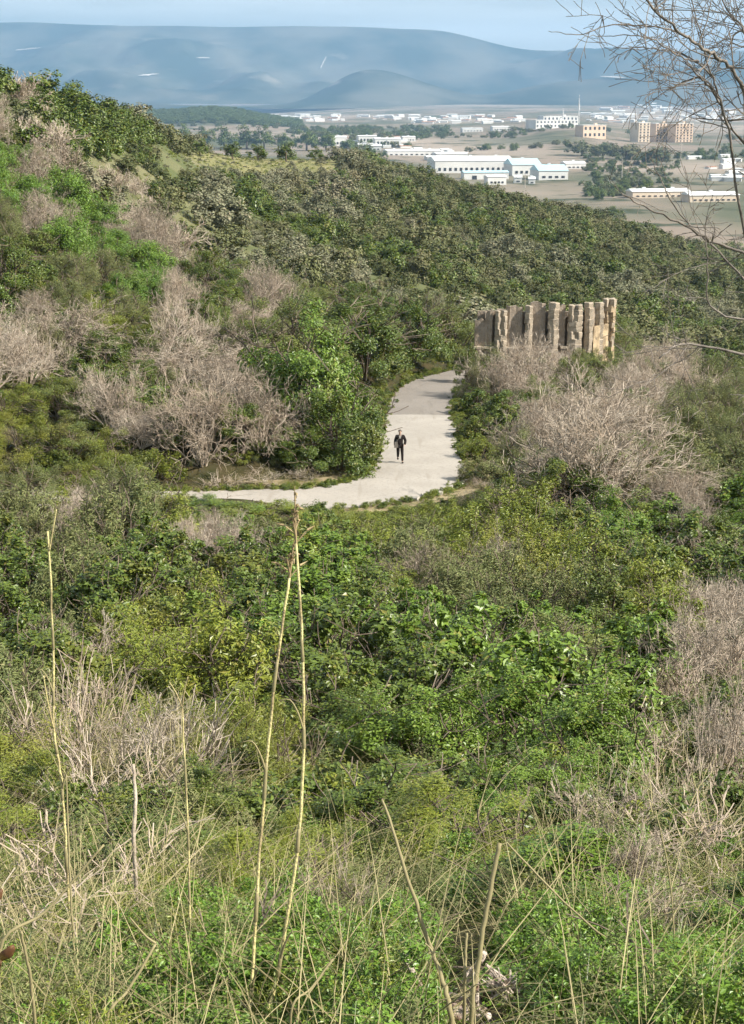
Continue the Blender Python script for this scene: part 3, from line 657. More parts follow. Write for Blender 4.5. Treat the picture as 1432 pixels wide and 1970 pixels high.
p_ = hit(438, 905); d_ = proj(p_)[2]
ov = place('lent', p_[0], p_[1] + 1.2, p_[2] + 1.75, 170 * d_ / F, 88 * d_ / F, 'dark evergreen added to shade the black hollow beneath it, left of the road', None, 'tree', None, 1); ov.name = 'hollow_shade_tree'  # raised crown added so that its shade blackens the hollow
for q_ in (-.22, .02, .25):
    MB().tube([(q_ * .4, .1, -.95), (q_ * .7, .05, -.4), (q_, 0, .25)], [.022, .018, .012], 6).build('trunk', M['bark'], ov)
ov2 = place('lent', p_[0] + .3, p_[1] + 3.4, p_[2] + .3, 190 * d_ / F, 80 * d_ / F, 'dark shrub added to darken the back of the black hollow', None, 'shrub', None, 2)  # shrub added behind to keep the hollow dark
HERO_POS.append((p_[0], p_[1] - .6, 2.6)); HERO_POS.append((p_[0], p_[1] + 1.5, 2.6))
def poisson(ymin, ymax, half, rad_fun, tries, seed):
    r = np.random.default_rng(seed); pts = []; grid = {}
    for _ in range(tries):
        y = math.sqrt(ymin ** 2 + (ymax ** 2 - ymin ** 2) * r.random()); x = (r.random() * 2 - 1) * (half * y + .4); rad = rad_fun(y) * (.75 + .5 * r.random())
        cell = 6.0; gx, gy = int(x // cell), int(y // cell); ok = True
        for ax in (gx - 1, gx, gx + 1):
            for ay in (gy - 1, gy, gy + 1):
                for (qx, qy, qr) in grid.get((ax, ay), ()):
                    if (qx - x) ** 2 + (qy - y) ** 2 < (.5 * (qr + rad)) ** 2: ok = False; break
                if not ok: break
            if not ok: break
        if ok: grid.setdefault((gx, gy), []).append((x, y, rad)); pts.append((x, y, rad))
    return pts
def road_dist(x, y): return float(np.hypot(ROADC[:, 0] - x, ROADC[:, 1] - y).min())
# near slope, from the camera down to the road
for x, y, rad in poisson(3.0, 64, .275, lambda y: .46 + .030 * y, 9000, 11):
    if y > 50 and road_dist(x, y) < 2.6 + rad * .5: continue
    z = h1(x, y); px, py, d_ = proj((x, y, z + rad * .35))
    if py > 2250: continue
    if any((x - a) ** 2 + (y - b) ** 2 < c * c for a, b, c in HERO_POS): continue
    k = kind_at(px, py, PN, 26)
    s = rad * (1.1 + .55 * RNG.random()); hh = s * {'dead': .7, 'dry': .8, 'grey': .8, 'yel': .75}.get(k, .76) * (.75 + .5 * RNG.random())
    if k == 'dead': s *= .8
    if y < 9: hh = min(hh, .062 * y)
    add_shrub(k, x, y, s, hh)
# beside and beyond the road
for x, y, rad in poisson(62, 150, .29, lambda y: 1.5 + .012 * y, 6000, 12):
    if road_dist(x, y) < 2.5 + rad * .45: continue
    z = h1(x, y); px, py, d_ = proj((x, y, z + rad * .4))
    if any((x - a) ** 2 + (y - b) ** 2 < c * c for a, b, c in HERO_POS): continue
    if y < 70 and abs(px - 760) < 260: rad *= .5
    k = kind_at(px, py, PU + PN[:15], 22)
    s = rad * (1.2 + .5 * RNG.random()); hh = s * {'dead': .8, 'dry': .45, 'grey': .7, 'yel': .6}.get(k, .8) * (.7 + .5 * RNG.random())
    add_shrub(k, x, y, s, hh)

# ------------------------------------------------------------------ stuff by geometry nodes: scattered copies of meshes as one object
def stuff(name, pts, sx, sz, rot, meshes, label, cat):
    me = bpy.data.meshes.new(name); n_ = len(pts); me.vertices.add(n_); me.vertices.foreach_set('co', np.asarray(pts, np.float32).ravel())
    sc_ = me.attributes.new('sc', 'FLOAT_VECTOR', 'POINT'); sc_.data.foreach_set('vector', np.stack([sx, sx, sz], 1).astype(np.float32).ravel())
    ro = me.attributes.new('ro', 'FLOAT_VECTOR', 'POINT'); ro.data.foreach_set('vector', np.stack([0 * rot, 0 * rot, rot], 1).astype(np.float32).ravel())
    ix = me.attributes.new('ix', 'INT', 'POINT'); ix.data.foreach_set('value', RNG.integers(0, len(meshes), n_).astype(np.int32))
    o = link(name, me); tag(o, label, cat, kind='stuff')
    g = bpy.data.node_groups.new(name, 'GeometryNodeTree'); g.interface.new_socket('Geometry', in_out='INPUT', socket_type='NodeSocketGeometry')
    g.interface.new_socket('Geometry', in_out='OUTPUT', socket_type='NodeSocketGeometry')
    N_, L_ = g.nodes, g.links; gi = N_.new('NodeGroupInput'); go = N_.new('NodeGroupOutput'); io = N_.new('GeometryNodeInstanceOnPoints'); jn = N_.new('GeometryNodeJoinGeometry')
    for mesh_ in reversed(meshes):
        src = bpy.data.objects.new(name + '_source', mesh_)          # never linked: only a mesh source
        oi = N_.new('GeometryNodeObjectInfo'); oi.transform_space = 'ORIGINAL'; oi.inputs['As Instance'].default_value = True
        oi.inputs['Object'].default_value = src; L_.new(oi.outputs['Geometry'], jn.inputs[0])
    def attr(nm, ty):
        a = N_.new('GeometryNodeInputNamedAttribute'); a.data_type = ty; a.inputs['Name'].default_value = nm; return a.outputs['Attribute']
    L_.new(gi.outputs[0], io.inputs['Points']); L_.new(jn.outputs[0], io.inputs['Instance']); io.inputs['Pick Instance'].default_value = True
    L_.new(attr('ix', 'INT'), io.inputs['Instance Index'])
    e2r = N_.new('FunctionNodeEulerToRotation'); L_.new(attr('ro', 'FLOAT_VECTOR'), e2r.inputs[0]); L_.new(e2r.outputs[0], io.inputs['Rotation'])
    L_.new(attr('sc', 'FLOAT_VECTOR'), io.inputs['Scale']); L_.new(io.outputs[0], go.inputs[0])
    md = o.modifiers.new('scatter', 'NODES'); md.node_group = g; return o

# hillside scrub: the largest 300 as plants of their own, the rest as stuff
hill_pts = poisson(150, 640, .33, lambda y: 2.3 + .0052 * y, 26000, 13)
hx = np.array([p_[0] for p_ in hill_pts]); hy = np.array([p_[1] for p_ in hill_pts]); hz_ = H(hx, hy)
rows = []
for x, y, z, (_, _, rad) in zip(hx, hy, hz_, hill_pts):
    px, py, d_ = proj((x, y, z + rad * .5))
    meadow = 300 < px < 660 and 275 < py < 325 and y > 330
    if meadow and RNG.random() < .93: continue
    s = rad * (.82 + 1.0 * RNG.random() ** 1.5); hh = s * (.62 + .4 * RNG.random())
    ch = clear_scale(x, y, z, s, hh)
    if ch < hh * .3: continue
    s *= max(.6, ch / hh); hh = ch
    g_ = snoise(np.array([x]), np.array([y]), 23.0, 4.0)[0] + RNG.normal() * .35
    k = 'far'
    if px < 360 and y < 260: kk = kind_at(px, py, PU, 14); k = {'dead': 'dead', 'lent': 'lent', 'fresh': 'lent', 'grey': 'fargrey'}.get(kk, 'far')
    elif 380 < px < 720 and py < 430 and g_ > -.1: k = 'fargrey'
    elif g_ > .55: k = 'fargrey'
    elif g_ < -.45: k = 'lent'
    if not (-60 < px < 1490): d_ *= 3
    rows.append((d_ / s, k, x, y, z, s, hh, px, py))
rows.sort(key=lambda t: t[0])
LOOKF = dict(far='dull green scrub bush', fargrey='pale grey green scrub bush', lent='dark green scrub bush', dead='leafless pinkish brown bush')
for _, k, x, y, z, s, hh, px, py in rows[:300]:
    ms = LO[k]; o = link('hillside_bush', ms[RNG.integers(len(ms))], None, (x, y, z - .08 * hh)); o.scale = (s, s, hh); o.rotation_euler.z = RNG.random() * 6.28
    tag(o, f'{LOOKF[k]} {zone(px, py)}', 'bush', f'{LOOKF[k]}es {zone(px, py)}')
for k, lab in (('far', 'dull green scrub covering the middle and far hillside'), ('fargrey', 'pale grey green scrub dotted over the hillside'),
               ('lent', 'dark green scrub thickets spread over the hillside'), ('dead', 'leafless brown scrub on the far left hillside')):
    rs = [r_ for r_ in rows[300:] if r_[1] == k]
    if rs:
        A_ = np.array([r_[2:7] for r_ in rs]); A_[:, 2] -= .08 * A_[:, 4]
        stuff('hillside_scrub', A_[:, :3], A_[:, 3], A_[:, 4], RNG.random(len(rs)) * 6.28, LO[k], lab, 'scrub')
# undergrowth filling the gaps on the near slope and the verges
def cover(name, n_, ymin, ymax, meshes, s0, s1, lab, cat, filt=None, seed=5, grow_y=.012):
    r = np.random.default_rng(seed); t = r.random(n_); y = np.exp(math.log(ymin) + (math.log(ymax) - math.log(ymin)) * t ** .85); x = (r.random(n_) * 2 - 1) * (.29 * y + .3)
    rd = np.hypot(x[:, None] - ROADC[::3, 0], y[:, None] - ROADC[::3, 1]).min(1); z = H(x, y); s = (s0 + (s1 - s0) * r.random(n_)) * (1 + grow_y * y)
    ok = rd > 2.3 + s * .5
    if filt is not None: ok &= np.array([filt(*proj(p_)[:2]) for p_ in zip(x, y, z)])
    for a_, b_, c_ in HERO_POS:
        if b_ < 20: ok &= ~((np.abs(x - a_ * y / b_) < c_ * 1.1) & (y < b_ + c_) & (y > b_ - c_ * 1.6 - .35))
    for i in np.nonzero(ok & (y > 30))[0]:
        if clear_scale(x[i], y[i], z[i], s[i], s[i] * .7) < s[i] * .5: ok[i] = False
    x, y, z, s = x[ok], y[ok], z[ok], s[ok]
    return stuff(name, np.stack([x, y, z - .02], 1), s, s * (.6 + .5 * r.random(len(s))), r.random(len(s)) * 6.28, meshes, lab, cat)
leaf_small = [shrub_mesh(400 + v, M['lent'], n_clump=14, per=60, leaf=.042, clump_r=.15, spread=.33) for v in range(2)]
leaf_yel = [shrub_mesh(410 + v, M['yel'], n_clump=14, per=60, leaf=.042, clump_r=.15, spread=.33, aspect=.35) for v in range(2)]
leaf_fine = [shrub_mesh(405 + v, M['fresh'], n_clump=22, per=95, leaf=.024, clump_r=.13, spread=.36, aspect=.5) for v in range(2)]
leaf_fine2 = [shrub_mesh(415 + v, M['yel'], n_clump=20, per=85, leaf=.022, clump_r=.14, spread=.36, aspect=.3, spiky=.6) for v in range(2)]
leaf_grey = [shrub_mesh(417 + v, M['grey'], n_clump=20, per=85, leaf=.022, clump_r=.14, spread=.36, aspect=.3, spiky=.8) for v in range(2)]
straw_t = [tuft_mesh(420 + v, M['straw'], 26, lean=1.1, w=.0028, bend=.6) for v in range(3)]
blade_t = [tuft_mesh(430 + v, M['blade'], 70, lean=.8, w=.007, bend=.6) for v in range(3)]
def left_dry(px, py): return (px < 420 or (px > 1050 and 1200 < py < 1750) or RNG.random() < .35) and root_free(px, py) and (py < 1500 or RNG.random() < .58)
def root_free(px, py): return not (800 < px < 1010 and py > 1760)
def low_green(px, py): return (py > 1800 and px > 330 or RNG.random() < .2) and root_free(px, py)
def low_left(px, py): return (px < 450 or RNG.random() < .5) and root_free(px, py)
cover('undergrowth', 850, 7, 66, leaf_small, .30, .5, 'low green undergrowth between the shrubs of the slope', 'undergrowth', None, 21)
cover('undergrowth', 500, 7, 66, leaf_yel, .28, .45, 'low yellowish undergrowth between the shrubs of the slope', 'undergrowth', None, 22)
cover('undergrowth', 350, 5, 66, leaf_grey, .28, .5, 'low grey green undergrowth between the shrubs of the slope', 'undergrowth', None, 25)
cover('undergrowth', 1100, 1.9, 8, leaf_fine, .18, .34, 'small leaved bright green undergrowth along the bottom edge', 'undergrowth', low_green, 26, 0)
cover('undergrowth', 900, 1.9, 8, leaf_fine2, .18, .34, 'small leaved yellowish undergrowth at the bottom left', 'undergrowth', low_left, 27, 0)
cover('undergrowth', 900, 1.9, 8, leaf_grey, .18, .34, 'narrow leaved grey green undergrowth at the bottom', 'undergrowth', low_left, 33, 0)
cover('dry_grass', 2300, 2.0, 66, straw_t, .35, .65, 'pale dry grass threaded through the slope vegetation', 'grass', left_dry, 23)
cover('grass', 2600, 1.9, 40, blade_t, .16, .32, 'fresh green grass at the foot of the slope vegetation', 'grass', low_green, 24, .004)
# verges and the bank beside the road
def bank(px, py): return True
def cover_bank(n_, meshes, s0, s1, lab, seed, y0=56, y1=120):
    r = np.random.default_rng(seed); y = y0 + (y1 - y0) * r.random(n_); x = (r.random(n_) * 2 - 1) * .3 * y; rd = np.hypot(x[:, None] - ROADC[:, 0], y[:, None] - ROADC[:, 1]).min(1)
    s_ = s0 + (s1 - s0) * r.random(n_); z = H(x, y); ok = rd > 2.15 + s_ * .45
    for i in np.nonzero(ok)[0]:
        c_ = clear_scale(x[i], y[i], z[i], s_[i], s_[i] * .7)
        if c_ < s_[i] * .2 or (meshes is not straw_t and r.random() < .9 and on_verge(x[i], y[i], 1.7)): ok[i] = False
    x, y, z, s_ = x[ok], y[ok], z[ok], s_[ok]
    stuff('undergrowth', np.stack([x, y, z - .02], 1), s_, s_ * (.4 + .4 * r.random(len(s_))), r.random(len(s_)) * 6.28, meshes, lab, 'undergrowth')
cover_bank(3000, leaf_yel, .5, 1.1, 'low yellowish plants on the banks along the road', 28)
cover_bank(1800, leaf_grey, .5, 1.1, 'low grey green plants on the banks along the road', 29)
cover_bank(900, leaf_yel, .35, .6, 'low plants on the bank under the road bend', 34, 60, 70)
cover_bank(1300, straw_t, .5, .9, 'dry grass on the banks along the road', 30)
cover_bank(1300, leaf_small, .5, 1.2, 'low dark green plants on the banks along the road', 32)

# grass and litter creeping over the road edges
r = np.random.default_rng(66); i_ = r.integers(25, len(ROADC) - 25, 1500); sg = np.sign(r.normal(size=1500)); t_ = np.gradient(ROADC[:, :2], axis=0)[i_]; t_ /= np.linalg.norm(t_, axis=1, keepdims=True)
off = sg * (1.95 + .55 * r.random(1500)) + np.where((sg > 0) & (ROADC[i_, 0] > -2) & (ROADC[i_, 1] < 90), np.exp(-((ROADC[i_, 1] - 72.5) / 3.2) ** 2) * .9, 0)
ex = ROADC[i_, 0] + t_[:, 1] * off + r.normal(size=1500) * .15; ey = ROADC[i_, 1] - t_[:, 0] * off + r.normal(size=1500) * .15; es = .18 + .3 * r.random(1500)
for ms_, sl, lab_ in ((straw_t, slice(0, 500), 'dry grass creeping over the road edges'), (leaf_yel, slice(500, 1100), 'yellowish weeds creeping over the road edges'), (leaf_small, slice(1100, 1500), 'green weeds creeping over the road edges')):
    stuff('verge_weeds', np.stack([ex, ey, ROADC[i_, 2] + .0], 1)[sl], es[sl], es[sl] * .8, (r.random(1500) * 6.28)[sl], ms_, lab_, 'weeds')

# ------------------------------------------------------------------ meadow and its trees
tree_trunk = MB().tube([(0, 0, -.05), (.01, 0, .2), (0, .02, .45)], [.045, .035, .03], 6).mesh('trunk', M['bark'])
def far_tree(px, py, wpx, hpx, label, y0=330, mesh=None, group=None, cat='tree'):
    p_ = hit(px, py, y0); d_ = proj(p_)[2]; t = empty('round_tree', p_, RNG.random() * 6.28); w = wpx * d_ / F; hh = hpx * d_ / F
    t.scale = (w, w, hh); c_ = link('crown', mesh or LO['lent'][RNG.integers(3)], t); c_.location.z = .12; c_.scale = (1, 1, .95)
    link('trunk', tree_trunk, t); tag(t, label, cat, group); return t
ORD = ['first', 'second', 'third', 'fourth', 'fifth', 'sixth', 'seventh', 'eighth', 'ninth', 'tenth', 'eleventh', 'twelfth']
for i, (px, py, w, hh) in enumerate([(385, 301, 34, 34), (448, 306, 42, 34), (497, 309, 40, 32), (551, 311, 42, 38), (607, 309, 34, 26)]):
    far_tree(px, py, w, hh, f'round dark tree standing alone on the pale meadow, {ORD[i]} from the left')
for i, (px, py, w, hh) in enumerate([(322, 279, 44, 30), (352, 280, 40, 42), (392, 282, 48, 40), (432, 283, 46, 40), (475, 284, 54, 42), (508, 285, 46, 44), (548, 287, 44, 34), (590, 288, 50, 40), (628, 288, 46, 36), (668, 294, 44, 30), (700, 300, 40, 30)]):
    far_tree(px, py + 2, w, hh, f'dark tree in the row behind the meadow, {ORD[i]} from the left', 430)

# ------------------------------------------------------------------ stone ruin
ruin_z = -20.35
def stone_mesh(seed, mat, b=.22):
    r = np.random.default_rng(seed); V = []; F_ = []
    for i in range(4):
        z = (-.5, -.40, .40, .5)[i]; k = (.9, 1, 1, .9)[i]
        for j in range(6):
            a = 2 * math.pi * (j + .5) / 6
            x = max(-.5, min(.5, .56 * math.cos(a))); y = max(-.5, min(.5, .56 * math.sin(a)))
            V.append((x * k + r.normal() * .035, y * k + r.normal() * .035, z + r.normal() * .04))
    for i in range(3): F_ += [(i * 6 + j, i * 6 + (j + 1) % 6, i * 6 + 6 + (j + 1) % 6, i * 6 + 6 + j) for j in range(6)]
    V += [(0, 0, -.5), (0, 0, .52)]
    T = [(24, (j + 1) % 6, j) for j in range(6)] + [(25, 18 + j, 18 + (j + 1) % 6) for j in range(6)]
    return mesh_np('stone', np.array(V), [np.array(F_), np.array(T)], mat)
ST = [stone_mesh(40 + i, M['stone']) for i in range(5)]; SO = [stone_mesh(50 + i, M['ochre']) for i in range(3)]
RU0 = at(918, 660, 116.0)
ruin = empty('stone_ruin', (RU0[0], 116.0, ruin_z)); tag(ruin, 'ruined tan stone wall with a row of pillars and dark slits above the road', 'ruin')
PXM = proj((RU0[0], 116, ruin_z))[2] / F            # metres per photograph pixel at the ruin
def rx(px): return (px - 918) * PXM
def ry(px): return 0.0 if px < 1100 else ((px - 1100) / 90) ** 1.6 * 3.5
zb = proj((RU0[0], 116, ruin_z))[1]                 # row of the ruin's base
def rz(py): return (zb - py) * PXM
rr_ = np.random.default_rng(77)
def ragged_panel(px0, px1, top, bot, mat, depth=.6, back=.20):
    n_ = max(3, int((px1 - px0) / 6)); V = []; xs = np.linspace(rx(px0), rx(px1), n_ + 1)
    tops = rz(top) + rr_.normal(size=n_ + 1) * .07 + .02
    for x, t in zip(xs, tops):
        y = back + ry(918 + x / PXM)
        for yy, zz in ((y, rz(bot)), (y + rr_.normal() * .05, t), (y + depth, t - .05), (y + depth, rz(bot))): V.append((x, yy, zz))
    q = []
    for i in range(n_):
        a, b = i * 4, i * 4 + 4; q += [(a + k, b + k, b + (k + 1) % 4, a + (k + 1) % 4) for k in range(4)]
    q += [(0, 1, 2, 3), (n_ * 4 + 3, n_ * 4 + 2, n_ * 4 + 1, n_ * 4)]
    return link('wall_panel', mesh_np('wall_panel', np.array(V), np.array(q), mat), ruin)
BOT = zb + 8
for a, b, t in ((914, 934, 617), (933, 947, 598), (974, 1004, 590), (1020, 1048, 584), (1070, 1086, 588), (1112, 1120, 594), (1142, 1150, 596)):
    ragged_panel(a, b, t, BOT, M['panel'])
def pillar(px0, px1, top, bot, mats, depth=.75, proud=.0, name='pillar'):
    c = empty(name); c.parent = ruin; x0, x1 = rx(px0), rx(px1); z = rz(bot); zt = rz(top); yb = ry((px0 + px1) / 2)
    core = MB().box(((x0 + x1) / 2, yb + depth * .5 + .1 - proud, (z + zt) / 2 - .12), ((x1 - x0) * .78, depth * .8, zt - z - .24), 0, .96).build('core', M['panel'], c)
    while z < zt - .42:
        hgt = .30 + .24 * rr_.random(); k = 1 if (x1 - x0) < .85 or rr_.random() < .4 else 2
        cuts = [x0, x1] if k == 1 else [x0, x0 + (x1 - x0) * (.35 + .3 * rr_.random()), x1]
        for i in range(k):
            w = cuts[i + 1] - cuts[i]; s_ = link('stone', mats[rr_.integers(len(mats))], c)
            s_.location = ((cuts[i] + cuts[i + 1]) / 2 + rr_.normal() * .015, yb + depth * .38 - proud + rr_.normal() * .025, z + hgt / 2)
            s_.scale = (w * (1.08 + .10 * rr_.random()), depth * (1.0 + .10 * rr_.random()), hgt * 1.12); s_.rotation_euler = (rr_.normal() * .03, rr_.normal() * .03, rr_.normal() * .07)
        z += hgt
    return c
pillar(953, 974, 590, BOT, ST, proud=.15); pillar(1010, 1023, 588, BOT, ST, proud=.2)
pillar(1054, 1072, 583, BOT, ST, proud=.25); pillar(1092, 1117, 584, BOT + 4, ST, proud=.25); pillar(1125, 1140, 582, BOT + 6, ST, proud=.3)
pillar(1148, 1164, 588, BOT, ST, proud=.25); pillar(1168, 1192, 586, BOT, SO + ST[:1], 1.0, .2)
ragged_panel(1143, 1178, 632, BOT, M['ochre'], .5, -.35)
for a_ in range(920, 1186, 19):
    MB().box(((rx(a_) + rx(a_ + 19)) / 2, ry(a_ + 9) + 1.05, rz(606) / 2 + .1), (rx(a_ + 19) - rx(a_) + .02, .3, rz(606) + rr_.random() * .2)).build('slit_backing', M['panel'], ruin)  # backing added close behind the slits so they stay dark
led = MB()
for i in (0, 1, 2, 4, 5, 8, 9, 11):
    a, b = rx(912 + i * 15), rx(912 + i * 15 + 15); led.box(((a + b) / 2, .02 + rr_.normal() * .04, rz(668) + rr_.normal() * .03), ((b - a) * .96, .45, .14))
led.build('ledge', M['stone'], ruin)
for px, w in ((1062, 15), (1080, 11)):
    o = link('boulder', stone_mesh(int(px), M['rock']), None); p_ = at(px, 668, 114.6); p_[2] = h1(p_[0], p_[1])
    o.location = (p_[0], p_[1], p_[2] + .35); o.scale = (w * PXM, .5, .9)
    tag(o, 'pale boulder at the ruin\'s foot, ' + ('left and larger of the two' if px < 1070 else 'right and smaller of the two'), 'boulder')

# ------------------------------------------------------------------ stones along the verges
VS = [stone_mesh(60 + i, M['rock']) for i in range(4)]
def verge_stone(px, py, w, hh, label):
    p_ = hit(px, py, 40); d_ = proj(p_)[2]; o = link('verge_stone', VS[RNG.integers(4)], None, (p_[0], p_[1], p_[2] + .05))
    o.scale = (w * d_ / F, w * d_ / F * .7, hh * d_ / F * 1.6); o.rotation_euler = (RNG.normal() * .15, RNG.normal() * .15, RNG.random() * 6); tag(o, label, 'stone', 'stones along the road')
for i, (px, py, w, hh) in enumerate([(800, 964, 20, 6), (822, 959, 24, 7), (846, 953, 20, 6), (868, 946, 16, 6), (782, 968, 14, 5), (889, 937, 10, 6)]):
    verge_stone(px, py, w, hh, f'pale flat stone edging the outer bend of the road, number {ORD[i]} in the row' if False else 'pale flat stone edging the outer road bend')
for i, (px, py, w, hh) in enumerate([(728, 822, 16, 4), (726, 833, 9, 6), (735, 840, 10, 5), (724, 853, 9, 5), (722, 866, 14, 5), (714, 880, 14, 6)]):
    verge_stone(px, py, w, hh, 'small pale stone on the road edge left of the walker')

# ------------------------------------------------------------------ person walking on the road
def skin_obj(name, verts, edges, radii, mat, parent, sub=2):
    me = bpy.data.meshes.new(name); me.from_pydata(verts, edges, []); o = link(name, me, parent); me.materials.append(mat)
    md = o.modifiers.new('skin', 'SKIN'); md.use_smooth_shade = True
    if not me.skin_vertices: raise RuntimeError('no skin layer')
    for i, r_ in enumerate(radii): me.skin_vertices[0].data[i].radius = r_ if isinstance(r_, tuple) else (r_, r_)
    me.skin_vertices[0].data[0].use_root = True
    sb = o.modifiers.new('sub', 'SUBSURF'); sb.levels = sub; sb.render_levels = sub; return o
px_, py_ = 1.45, 75.2
k = int(np.hypot(ROADC[:, 0] - px_, ROADC[:, 1] - py_).argmin())
person = empty('person', (px_, py_, ROADC[k, 2] + .075)); tag(person, 'person in a dark jacket and dark trousers walking along the pale road', 'person')
skinm = plain('skin', (.48, .32, .24), (.44, .29, .21), 5, .6, .3); jack = plain('dark_cloth', (.022, .018, .018), (.03, .025, .024), 8, .9, .1)
trou = plain('trousers', (.028, .022, .020), (.02, .016, .015), 8, .9, .1); hairm = plain('hair', (.16, .13, .11), (.10, .08, .07), 30, .7, .2)
greyc = plain('grey_bag', (.20, .18, .16), (.15, .135, .12), 9, .9, .1); shoe = plain('shoe', (.05, .04, .035), (.035, .03, .03), 8, .6, .2)
J = dict(pel=(0, 0, .95), belly=(0, 0, 1.10), chest=(0, .01, 1.32), neck=(0, .0, 1.47), jaw=(0, -.03, 1.555), head=(0, -.01, 1.645), top=(0, 0, 1.72),
         sl=(-.185, .01, 1.41), el=(-.25, .02, 1.13), wl=(-.255, -.06, .89), hl=(-.25, -.09, .79), sr=(.185, .01, 1.41), er=(.29, .05, 1.15), wr=(.24, -.12, .97), hr=(.20, -.17, .90),
         hipl=(-.095, 0, .90), kl=(-.10, -.03, .50), al=(-.10, .26, .24), tl=(-.10, .20, .12), hipr=(.095, 0, .90), kr=(.12, -.08, .49), ar=(.13, -.08, .09), tr=(.145, -.23, .045))
names = list(J); ix = {k_: i for i, k_ in enumerate(names)}
E = [('pel', 'belly'), ('belly', 'chest'), ('chest', 'neck'), ('neck', 'jaw'), ('jaw', 'head'), ('head', 'top'), ('chest', 'sl'), ('sl', 'el'), ('el', 'wl'), ('wl', 'hl'), ('chest', 'sr'), ('sr', 'er'), ('er', 'wr'), ('wr', 'hr'),
     ('pel', 'hipl'), ('hipl', 'kl'), ('kl', 'al'), ('al', 'tl'), ('pel', 'hipr'), ('hipr', 'kr'), ('kr', 'ar'), ('ar', 'tr')]
R_ = dict(pel=(.13, .10), belly=(.125, .095), chest=(.15, .10), neck=.052, jaw=(.062, .07), head=(.075, .092), top=(.05, .06), sl=.055, el=.043, wl=.030, hl=(.035, .02), sr=.055, er=.043, wr=.030, hr=(.035, .02),
          hipl=.085, kl=.056, al=.038, tl=.035, hipr=.085, kr=.056, ar=.038, tr=.035)
def sub_skel(keys, grow_, mat, name, over=None):
    ks = [k_ for k_ in names if k_ in keys]; ii = {k_: i for i, k_ in enumerate(ks)}
    rd = []
    for k_ in ks:
        r_ = (over or {}).get(k_, R_[k_]); r_ = r_ if isinstance(r_, tuple) else (r_, r_); rd.append((r_[0] + grow_, r_[1] + grow_))
    return skin_obj(name, [J[k_] for k_ in ks], [(ii[a], ii[b]) for a, b in E if a in ii and b in ii], rd, mat, person)
sub_skel(names, 0, skinm, 'body')
J2 = dict(J); J['pel'] = (0, 0, .90)
sub_skel(['pel', 'belly', 'chest', 'sl', 'el', 'wl', 'sr', 'er', 'wr'], .035, jack, 'jacket', dict(pel=(.15, .12), chest=(.165, .115)))
J['pel'] = J2['pel']
sub_skel(['pel', 'hipl', 'kl', 'al', 'hipr', 'kr', 'ar'], .022, trou, 'trousers')
for a, t in (('al', 'tl'), ('ar', 'tr')):
    p0 = np.array(J[a]); p1 = np.array(J[t]); skin_obj('shoe', [tuple(p0 + (0, .03, -.03)), tuple((p0 + p1) / 2 + (0, 0, -.02)), tuple(p1 + (0, -.02, 0))], [(0, 1), (1, 2)], [.055, .055, (.05, .04)], shoe, person)
hb = MB(); g_ = []
for i in range(7):
    th = i / 6 * 1.75
    for j in range(12): a = 2 * math.pi * j / 12; g_.append((math.sin(th) * .098 * math.cos(a), .012 + math.sin(th) * .112 * math.sin(a) + (.02 if math.sin(a) > 0 else -.0), 1.648 + math.cos(th) * .112 if not (math.sin(a) < -.3 and th > .9) else 1.70))
hb.add(g_, [(i * 12 + j, i * 12 + (j + 1) % 12, i * 12 + 12 + (j + 1) % 12, i * 12 + 12 + j) for i in range(6) for j in range(12)]).build('hair', hairm, person, smooth=True)
MB().box((-.20, -.13, .98), (.20, .09, .30), .1, .8).tube([(-.2, -.13, 1.12), (-.08, -.15, 1.3), (.08, -.12, 1.45), (.1, .05, 1.46)], .016, 5).build('bag', greyc, person)
MB().box((0, -.145, 1.385), (.075, .03, .13), 0, 1.5).build('shirt', plain('shirt', (.6, .57, .52), None, 5), person)

